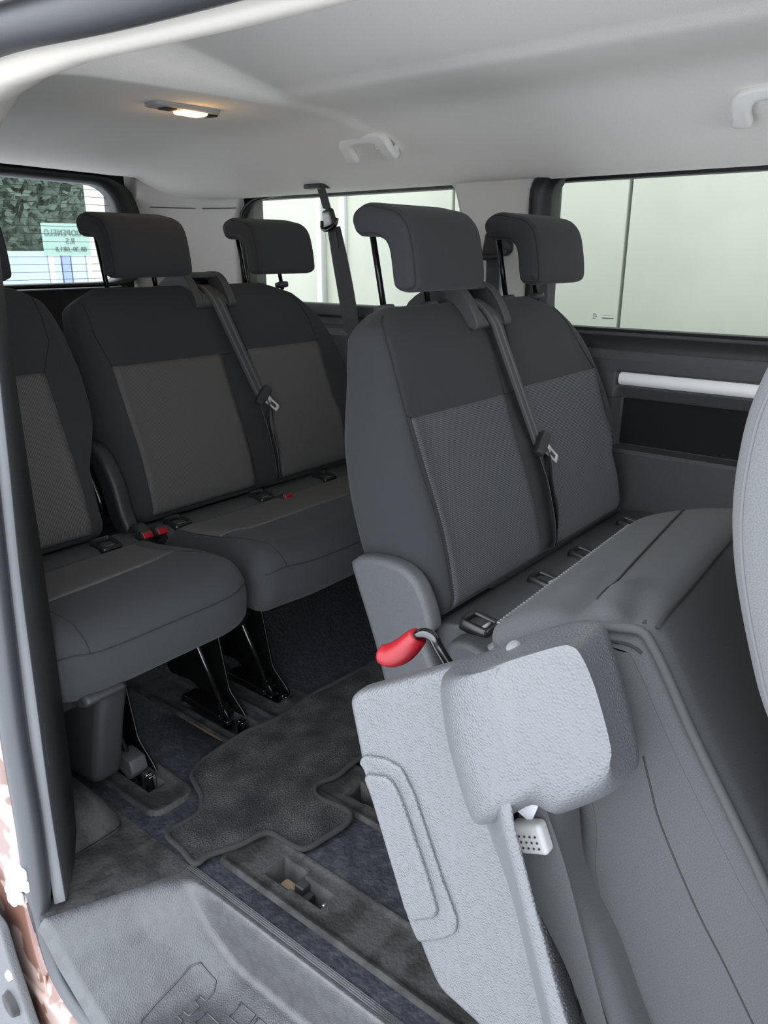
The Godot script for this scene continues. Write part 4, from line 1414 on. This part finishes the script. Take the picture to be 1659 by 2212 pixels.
	for e in [0, ds.size() - 1]:
		var poly := inset(so, ds[e][1])
		var tr := cap(poly)
		for i in tr.size() / 3:
			var p := tr[3 * i]
			var q := tr[3 * i + 1]
			var r := tr[3 * i + 2]
			if e == 0:
				var w := q; q = r; r = w
			g.tri(def.call(p.x, p.y, ds[e][0]), def.call(q.x, q.y, ds[e][0]), def.call(r.x, r.y, ds[e][0]))
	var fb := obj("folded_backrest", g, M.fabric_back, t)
	# piping round the corner and down the edge, seams, zip
	g = G.new()
	tube(g, path2([-0.262, 0.752, -0.230, 0.760, -0.207, 0.764, -0.194, 0.752, -0.176, 0.724, -0.151, 0.682, -0.109, 0.618, -0.076, 0.566, -0.036, 0.496], -0.617), 0.0046, 8)
	obj("piping", g, M.piping, fb)
	g = G.new()
	for o in [0.0, 0.012]:
		var p := PackedVector3Array()
		for i in 15:
			var d := -0.63 - 0.41 * i / 14.0
			p.append(def.call(-0.196 - o, 0.7655 + o * 0.14, d))
		g = G.new()
		tube(g, p, 0.0022, 6)
		obj("edge_seam", g, M.seam, fb)
	g = G.new()
	var p1 := PackedVector3Array()
	for i in 15:
		var d := -0.655 - 0.39 * i / 14.0
		p1.append(def.call(-0.262 - 0.02 * i / 14.0, 0.7625 - 0.005 * i / 14.0, d))
	tube(g, chain(p1, 2), 0.0014, 5)
	obj("seam", g, M.seam, fb)
	g = G.new()
	tube(g, path2([-0.190, 0.642, -0.181, 0.616, -0.166, 0.577, -0.125, 0.505, -0.094, 0.460, -0.055, 0.40], -0.6155), 0.0013, 5)
	obj("seam", g, M.seam, fb)
	g = G.new()
	tube(g, path2([-0.262, 0.742, -0.238, 0.745, -0.215, 0.748, -0.203, 0.744], -0.6155), 0.0016, 5)
	obj("seam", g, M.seam, fb)
	g = G.new()
	for i in 60:
		var d := -0.64 - 0.41 * i / 60.0
		var c: Vector3 = def.call(-0.360, 0.714, d)
		box(g, c + Vector3(-0.0025, -0.001, -0.002), c + Vector3(0.0025, 0.002, 0.002), 0.0006)
	obj("zip", g, M.plastic_grain, fb).set_meta("kind", "stuff")
	# red-gripped release lever
	g = G.new()
	tube(g, path2([-0.435, 0.575, -0.462, 0.601, -0.478, 0.619, -0.488, 0.631, -0.502, 0.631, -0.514, 0.622], -0.70, 5), 0.0068, 10)
	obj("lever", g, M.gloss_black, t)
	g = G.new()
	var gp := path2([-0.510, 0.6235, -0.518, 0.614, -0.532, 0.598, -0.548, 0.585, -0.562, 0.580, -0.572, 0.579], -0.70, 5)
	var rad := PackedFloat32Array()
	for i in gp.size():
		var k := float(i) / (gp.size() - 1)
		rad.append((0.0125 + 0.004 * sin(PI * k)) * (1.0 if k < 0.85 else sqrt(maxf(0.02, 1.0 - pow((k - 0.85) / 0.15, 2)))))
	tube(g, gp, 0.015, 12, false, rad)
	obj("red_grip", g, M.red, t).set_meta("label", "red plastic grip")
	# fold strap: white tape and grey pull tab
	g = G.new()
	slab(g, rounded(pts([-0.286, 0.572, -0.268, 0.565, -0.262, 0.588, -0.279, 0.598]), 0.002), -0.558, -0.5545, 0.0006, XY)
	obj("strap", g, M.snow, t)
	g = G.new()
	rbox(g, Vector3(), Vector3(0.033, 0.032, 0.016), 0.005, 0.01, func(p: Vector3) -> Vector3: return Vector3(p.x * (1.0 + p.y * 3.0), p.y, p.z), Transform3D(Basis(Vector3(0, 0, 1), 0.45), Vector3(-0.264, 0.5535, -0.553)))
	var tab := obj("pull_tab", g, M.lamp_grey, t)
	for i in 4:
		for j in 3:
			g = G.new()
			var q := Vector2(-0.009 + 0.006 * i, -0.008 + 0.006 * j).rotated(0.45)
			lathe(g, Vector3(-0.264 + q.x, 0.5535 + q.y, -0.5446), Vector3(0, 0, 1), [0.0, 0.0006, 0.0011, 0.0006, 0.0011, -0.001], 6)
			obj("dimple", g, M.seam, tab)
	# steel hinge arm showing behind the side panel, and the hidden base
	g = G.new()
	slab(g, rounded(pts([-0.42, 0.60, -0.39, 0.66, -0.34, 0.70, -0.30, 0.68, -0.36, 0.58]), 0.015), -0.665, -0.70, 0.004, XY)
	obj("hinge_arm", g, M.steel, t)
	g = G.new()
	tube(g, PackedVector3Array([Vector3(-0.30, 0.02, -0.77), Vector3(-0.27, 0.25, -0.77)]), 0.012, 8)
	obj("base_leg", g, M.black_steel, t)
	g = G.new()
	tube(g, PackedVector3Array([Vector3(-0.30, 0.02, -1.0), Vector3(-0.27, 0.25, -1.0)]), 0.012, 8)
	obj("base_leg", g, M.black_steel, t)

# ---------------------------------------------------------------- front seat back at the right edge
func front_seat() -> void:
	var t := thing("front_seat", "grey cloth back of the front seat, coloured paler for door light, at the right edge", "car seat")
	var g := G.new()
	var o := smooth(pts([-0.055, 1.075, -0.095, 1.060, -0.120, 1.028, -0.134, 0.985, -0.138, 0.945, -0.137, 0.906, -0.131, 0.868, -0.122, 0.834, -0.111, 0.800, -0.098, 0.765, -0.078, 0.727, -0.050, 0.68, 0.0, 0.58, 0.06, 0.45, 0.20, 0.42, 0.22, 0.55, 0.17, 0.70, 0.12, 0.85, 0.07, 1.0, 0.02, 1.07]), 5)
	slab(g, o, -0.545, -1.02, 0.035, XY, 7)
	obj("backrest", g, M.fabric_lit, t)
	g = G.new()
	var ins := inset_ccw(o, 0.012)
	var p := PackedVector3Array()
	for q in ins: p.append(Vector3(q.x, q.y, -0.5535))
	tube(g, p, 0.0016, 5, true)
	obj("stitching", g, M.stitch, t)
	g = G.new()
	rbox(g, Vector3(0.28, 0.36, -0.79), Vector3(0.5, 0.16, 0.46), 0.05, 0.06)
	obj("cushion", g, M.fabric_lit, t)
	g = G.new()
	rbox(g, Vector3(0.30, 0.16, -0.79), Vector3(0.40, 0.28, 0.40), 0.02, 0.1)
	obj("base", g, M.plastic_dark, t)

# ---------------------------------------------------------------- fittings
func grab_handle(label: String, at: Vector3, half: float, turn := 0.0) -> void:
	var t := thing("grab_handle", label, "grab handle", at, "grab handles on the headliner")
	# lies on the slanting side of the headliner
	t.rotation_degrees = Vector3(30.0, turn, 0)
	var g := G.new()
	var o := smooth(pts([-0.093, -0.046, -0.094, -0.02, -0.092, 0.008, -0.078, 0.030, -0.05, 0.037, 0.0, 0.039, 0.05, 0.037, 0.078, 0.030, 0.092, 0.008, 0.094, -0.02, 0.093, -0.046, 0.056, -0.048, 0.053, -0.012, 0.040, 0.006, 0.0, 0.009, -0.040, 0.006, -0.053, -0.012, -0.056, -0.048]), 3)
	slab(g, o, 0.014, 0.040, 0.009, func(x: float, y: float, d: float) -> Vector3: return Vector3(x * half / 0.094, y, d - 0.012 * smoothstep(0.0, -0.046, y)), 4)
	obj("bow", g, M.handle_grey, t)
	for s in [-1.0, 1.0]:
		g = G.new()
		rbox(g, Vector3(s * half * 0.80, -0.030, 0.008), Vector3(0.034, 0.034, 0.030), 0.008, 0.02)
		obj("foot", g, M.handle_grey, t)
	g = G.new()
	rbox(g, Vector3(half - 0.050, -0.004, 0.026), Vector3(0.012, 0.018, 0.010), 0.003, 0.02)
	obj("coat_hook", g, M.handle_grey, t)

func fittings() -> void:
	grab_handle("pale grey grab handle above the far rear side window, left of the other handle", Vector3(-1.588, 1.388, -1.905), 0.094, 0.0)
	grab_handle("pale grey grab handle at the right edge above the large side window", Vector3(-0.478, 1.388, -1.905), 0.094, 0.0)
	# roof lamp, lit
	var t := thing("roof_lamp", "flat grey roof lamp glowing warm in the headliner", "lamp", Vector3(-1.765, 1.432, -1.375))
	var g := G.new()
	slab(g, smooth(pts([-0.028, -0.095, 0.0, -0.103, 0.028, -0.095, 0.033, -0.05, 0.033, 0.05, 0.028, 0.095, 0.0, 0.103, -0.028, 0.095, -0.033, 0.05, -0.033, -0.05]), 3), 0.012, -0.010, 0.006, XZ)
	obj("housing", g, M.lamp_grey, t)
	g = G.new()
	rbox(g, Vector3(0.0, -0.009, -0.022), Vector3(0.050, 0.016, 0.078), 0.007, 0.02)
	obj("lamp_lens", g, M.lamp_lens, t)
	for z in [0.052, -0.078]:
		g = G.new()
		rbox(g, Vector3(0.004, -0.010, z), Vector3(0.036, 0.007, 0.034), 0.003, 0.02)
		obj("reading_spot", g, M.frame_rubber, t)
	var l := OmniLight3D.new()
	l.name = "lamp_light"
	l.light_color = Color(1.0, 0.80, 0.52)
	l.light_energy = 0.0012
	l.light_size = 0.03
	l.omni_range = 6.0
	l.omni_attenuation = 2.0
	l.shadow_enabled = true
	t.add_child(l)
	l.position = Vector3(0, -0.045, -0.022)
	# shoulder belts on the far side
	t = thing("shoulder_belt", "black shoulder belt hanging from the roof edge with its buckle guide, behind the rear bench", "seat belt")
	g = G.new()
	band(g, chain(PackedVector3Array([Vector3(-1.955, 1.30, -2.075), Vector3(-1.935, 1.26, -2.072), Vector3(-1.915, 1.22, -2.066)]), 4), [Vector3(1, -0.25, 0.1)], 0.046, 0.002)
	obj("upper_webbing", g, M.belt, t)
	g = G.new()
	band(g, chain(PackedVector3Array([Vector3(-1.895, 1.165, -2.062), Vector3(-1.880, 1.05, -2.07), Vector3(-1.866, 0.92, -2.085), Vector3(-1.855, 0.80, -2.10)]), 4), [Vector3(1, 0.05, 0.25)], 0.048, 0.002)
	obj("lower_webbing", g, M.belt, t)
	g = G.new()
	band(g, chain(PackedVector3Array([Vector3(-1.885, 1.165, -2.066), Vector3(-1.845, 1.05, -2.06), Vector3(-1.805, 0.92, -2.05), Vector3(-1.77, 0.80, -2.03)]), 4), [Vector3(1, 0.1, -0.25)], 0.046, 0.002)
	obj("lower_webbing", g, M.belt, t)
	g = G.new()
	rbox(g, Vector3(), Vector3(0.052, 0.062, 0.020), 0.009, 0.02, func(p: Vector3) -> Vector3: return Vector3(p.x * (1.0 - p.y * 5.0), p.y, p.z), Transform3D(Basis(Vector3(0, 0, 1), 0.25), Vector3(-1.905, 1.192, -2.064)))
	tube(g, chain(PackedVector3Array([Vector3(-1.935, 1.185, -2.06), Vector3(-1.930, 1.160, -2.055), Vector3(-1.90, 1.155, -2.05), Vector3(-1.868, 1.170, -2.052), Vector3(-1.862, 1.192, -2.056)])), 0.006, 8)
	obj("guide", g, M.gloss_black, t)
	g = G.new()
	slab(g, rounded(pts([-2.00, -2.03, -2.0, -2.09, -1.90, -2.09, -1.90, -2.03]), 0.02), 1.288, 1.302, 0.004, XZ)
	obj("roof_anchor", g, M.plastic_black, t)
	t = thing("shoulder_belt", "black shoulder belt with round guide on the pale pillar behind the middle bench", "seat belt")
	g = G.new()
	band(g, PackedVector3Array([Vector3(-1.272, 1.075, -2.098), Vector3(-1.272, 0.95, -2.10), Vector3(-1.27, 0.80, -2.10)]), [Vector3(1, 0, 0.1)], 0.048, 0.002)
	obj("webbing", g, M.belt, t)
	g = G.new()
	rbox(g, Vector3(), Vector3(0.062, 0.072, 0.024), 0.011, 0.02, func(p: Vector3) -> Vector3: return Vector3(p.x * (1.0 - p.y * 6.0), p.y, p.z), Transform3D(Basis(), Vector3(-1.275, 1.105, -2.100)))
	tube(g, chain(PackedVector3Array([Vector3(-1.318, 1.085, -2.09), Vector3(-1.318, 1.068, -2.085), Vector3(-1.28, 1.068, -2.082), Vector3(-1.235, 1.075, -2.084), Vector3(-1.226, 1.090, -2.088)])), 0.0075, 8)
	lathe(g, Vector3(-1.238, 1.098, -2.112), Vector3(0, 0, 1), [0.0, 0.022, 0.018, 0.022, 0.024, 0.014, 0.026, 0.0])
	obj("guide", g, M.plastic_black, t)

# ---------------------------------------------------------------- edge of the door opening
func spine(l: Array) -> PackedVector3Array:
	var p := PackedVector3Array()
	for i in l.size() / 3: p.append(Vector3(l[3 * i], l[3 * i + 1], l[3 * i + 2]))
	return p

func door_edge() -> void:
	# pillar trim: pale strip facing out, dark cheek facing the seats
	var g1 := chain(spine([-1.15, 1.28, -0.525, -1.142, 1.00, -0.511, -1.140, 0.80, -0.500, -1.141, 0.60, -0.490, -1.140, 0.40, -0.480, -1.130, 0.20, -0.470, -1.112, 0.0, -0.460]), 6)
	var g2 := chain(spine([-1.145, 1.28, -0.540, -1.137, 1.00, -0.525, -1.136, 0.80, -0.515, -1.139, 0.60, -0.505, -1.131, 0.40, -0.495, -1.120, 0.18, -0.484, -1.101, 0.004, -0.475]), 6)
	var d := chain(spine([-1.29, 1.28, -0.63, -1.27, 1.0, -0.61, -1.252, 0.75, -0.598, -1.233, 0.588, -0.589, -1.221, 0.423, -0.581, -1.206, 0.20, -0.570, -1.208, 0.004, -0.561]), 6)
	var g := G.new()
	var a := []
	var off := Vector3(-0.012, 0, -0.004)
	var r0 := PackedVector3Array(); var r1 := PackedVector3Array(); var r2 := PackedVector3Array(); var r3 := PackedVector3Array(); var r4 := PackedVector3Array(); var r5 := PackedVector3Array()
	for i in g1.size():
		r0.append(g1[i] + Vector3(-0.02, 0, -0.012)); r1.append(g1[i] + Vector3(-0.002, 0, 0)); r2.append(g1[i] + Vector3(0.001, 0, 0.0)); r3.append(g2[i] + Vector3(0.0005, 0, 0.0015)); r4.append(g2[i]); r5.append(g2[i] + Vector3(-0.02, 0, -0.012))
	g.rows([r0, r1, r2, r3, r4, r5])
	var tr := struct("trim_11", g, M.plastic_pillar, "narrow pale grey edge strip of the door pillar trim", "pillar trim")
	g = G.new()
	var c0 := PackedVector3Array(); var c1 := PackedVector3Array(); var c2 := PackedVector3Array(); var c3 := PackedVector3Array()
	for i in g2.size():
		c0.append(g2[i] + Vector3(-0.002, 0, 0.001)); c1.append(g2[i] + Vector3(-0.001, 0, -0.003)); c2.append(d[i]); c3.append(d[i] + Vector3(-0.05, 0, 0.10))
	g.rows([c0, c1, c2, c3])
	tr = struct("trim_12", g, M.plastic_black, "dark inner cheek of the door pillar trim with a cut-out outline", "pillar trim")
	g = G.new()
	var q := func(i0: float, k: float) -> Vector3:
		var i := int(i0)
		return g2[i].lerp(d[i], k) + Vector3(0.0016, 0, 0.0006)
	tube(g, PackedVector3Array([q.call(14, 0.62), q.call(14, 0.22), q.call(16, 0.06), q.call(18, 0.10)]), 0.0012, 5)
	obj("outline", g, M.plastic_cover, tr)
	g = G.new()
	tube(g, PackedVector3Array([q.call(26, 0.18), q.call(27, 0.10), q.call(28, 0.14)]), 0.0010, 5)
	obj("outline", g, M.plastic_cover, tr)
	# door seal
	var t := thing("door_seal", "grey rubber door seal curving round the corner of the opening", "door seal")
	var sp := chain(spine([-1.25, 1.36, -0.505, -1.175, 1.25, -0.50, -1.155, 1.10, -0.495, -1.15, 0.90, -0.485, -1.148, 0.72, -0.476, -1.148, 0.55, -0.467, -1.145, 0.34, -0.457, -1.130, 0.175, -0.449, -1.124, 0.045, -0.442, -1.119, -0.02, -0.439, -1.102, -0.079, -0.436, -1.072, -0.122, -0.434, -1.010, -0.146, -0.433, -0.90, -0.150, -0.433, -0.70, -0.150, -0.433, 0.08, -0.150, -0.433]), 6)
	g = G.new()
	var rad := PackedFloat32Array()
	for p in sp: rad.append(lerpf(0.0145, 0.0215, smoothstep(-0.03, 0.06, p.y)))
	tube(g, sp, 0.02, 14, false, rad)
	obj("bulb", g, M.rubber, t)
	g = G.new()
	var lp := PackedVector3Array()
	for i in sp.size():
		var tan := (sp[mini(i + 1, sp.size() - 1)] - sp[maxi(i - 1, 0)]).normalized()
		var out := Vector3(0, 0, 1).cross(tan).normalized()
		lp.append(sp[i] - out * (rad[i] + 0.003) + Vector3(0, 0, 0.004))
	tube(g, lp, 0.006, 8)
	obj("outer_lip", g, M.rubber, t)
	# upper seal along the roof edge
	t = thing("roof_seal", "dark rubber seal above the pale roof-rail trim, top left corner", "door seal")
	g = G.new()
	tube(g, chain(spine([-1.30, 1.14, -0.50, -1.25, 1.235, -0.500, -1.19, 1.285, -0.500, -1.08, 1.310, -0.500, -0.95, 1.317, -0.500, -0.7, 1.305, -0.496, -0.3, 1.296, -0.492, 0.1, 1.293, -0.492]), 5), 0.024, 12)
	obj("bulb", g, M.plastic_black, t)
	g = G.new()
	tube(g, chain(spine([-1.34, 1.16, -0.47, -1.27, 1.262, -0.470, -1.20, 1.318, -0.470, -1.08, 1.345, -0.470, -0.95, 1.352, -0.470, -0.7, 1.342, -0.468, -0.3, 1.333, -0.466, 0.1, 1.33, -0.466]), 5), 0.018, 10)
	obj("carrier", g, M.frame_rubber, t)
	# painted body outside the seal
	t = thing("quarter_panel", "brown painted rear quarter panel edge, wet and smeared, with pale reflections painted in, bottom left", "car panel")
	g = G.new()
	var rr := []
	var n := sp.size()
	for i in n:
		var p := sp[i]
		var tan := (sp[mini(i + 1, n - 1)] - sp[maxi(i - 1, 0)]).normalized()
		var out := -Vector3(0, 0, 1).cross(tan).normalized()
		var row := PackedVector3Array()
		for k in [[0.016, -0.012], [0.026, 0.004], [0.034, 0.012], [0.05, 0.016], [0.09, 0.020], [0.14, 0.022], [0.155, 0.018], [0.16, 0.0]]:
			row.append(p + out * k[0] + Vector3(0, 0, k[1]))
		rr.append(row)
	g.rows(rr, false, true)
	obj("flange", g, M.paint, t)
	g = G.new()
	box(g, Vector3(-2.95, -0.45, -0.412), Vector3(-1.27, 1.30, -0.390), 0.01)
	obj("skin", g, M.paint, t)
	g = G.new()
	box(g, Vector3(-1.26, -0.45, -0.50), Vector3(0.1, -0.16, -0.41), 0.02)
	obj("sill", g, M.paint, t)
	for l in [[-1.130, -0.135, -1.127, -0.150, -1.131, -0.168, -1.124, -0.184, -1.128, -0.20, -1.118, -0.23], [-1.106, -0.125, -1.108, -0.150, -1.104, -0.175, -1.112, -0.20, -1.104, -0.23]]:
		g = G.new()
		var p := PackedVector3Array()
		for v in pts(l): p.append(Vector3(v.x, v.y, -0.420))
		p = chain(p, 5)
		var wid := PackedFloat32Array()
		for i in p.size(): wid.append(0.0015 + 0.0028 * absf(sin(i * 0.75)) * float(i) / p.size() + 0.001)
		tube(g, p, 0.003, 7, false, wid)
		obj("paint_run", g, M.drip, t)
	# unseen open sliding door, slid back; added to shade left-facing surfaces
	t = thing("added_sliding_door", "unseen open sliding door added outside the rear quarter to block light, out of frame on the left", "car door", Vector3(-2.05, -0.12, -0.27))
	g = G.new()
	slab(g, rounded(pts([-0.50, 0.0, -0.50, 0.90, -0.42, 1.42, 0.42, 1.42, 0.50, 0.90, 0.50, 0.0]), 0.08), 0.0, 0.06, 0.02, XY)
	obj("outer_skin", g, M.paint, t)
	g = G.new()
	slab(g, rounded(pts([-0.46, 0.04, -0.46, 0.88, 0.46, 0.88, 0.46, 0.04]), 0.06), -0.03, 0.0, 0.012, XY)
	obj("inner_trim", g, M.plastic_dark, t)
	t = thing("snow_clump", "white lump of snow stuck to the brown panel beside the door seal", "snow")
	g = G.new()
	var rng := RandomNumberGenerator.new()
	rng.seed = 5
	for i in 26:
		var k := i / 25.0
		rbox(g, Vector3(-1.130 - 0.055 * k + rng.randf_range(-0.010, 0.010), 0.078 - 0.075 * k + rng.randf_range(-0.013, 0.013), -0.424 + rng.randf() * 0.006), Vector3(rng.randf_range(0.012, 0.028), rng.randf_range(0.012, 0.026), 0.012), 0.006, 0.01)
	obj("snow", g, M.snow, t).set_meta("kind", "stuff")
	t = thing("door_rail", "dark metal sliding-door rail with a bolt in the bottom left corner", "door rail")
	g = G.new()
	slab(g, rounded(pts([-1.30, 0.0, -1.165, -0.03, -1.150, -0.10, -1.118, -0.20, -1.06, -0.34, -1.30, -0.34]), 0.01), -0.40, -0.384, 0.004, XY)
	obj("rail", g, M.plastic_cover, t)
	g = G.new()
	lathe(g, Vector3(-1.160, -0.13, -0.384), Vector3(0, 0, 1), [0.0, 0.006, 0.008, 0.006, 0.011, 0.0], 8)
	obj("bolt", g, M.chrome, t)
	g = G.new()
	lathe(g, Vector3(-1.172, -0.205, -0.386), Vector3(0, 0, 1), [0.0, 0.012, 0.012, 0.014, 0.022, 0.012, 0.026, 0.0], 14)
	obj("roller", g, M.frame_rubber, t)
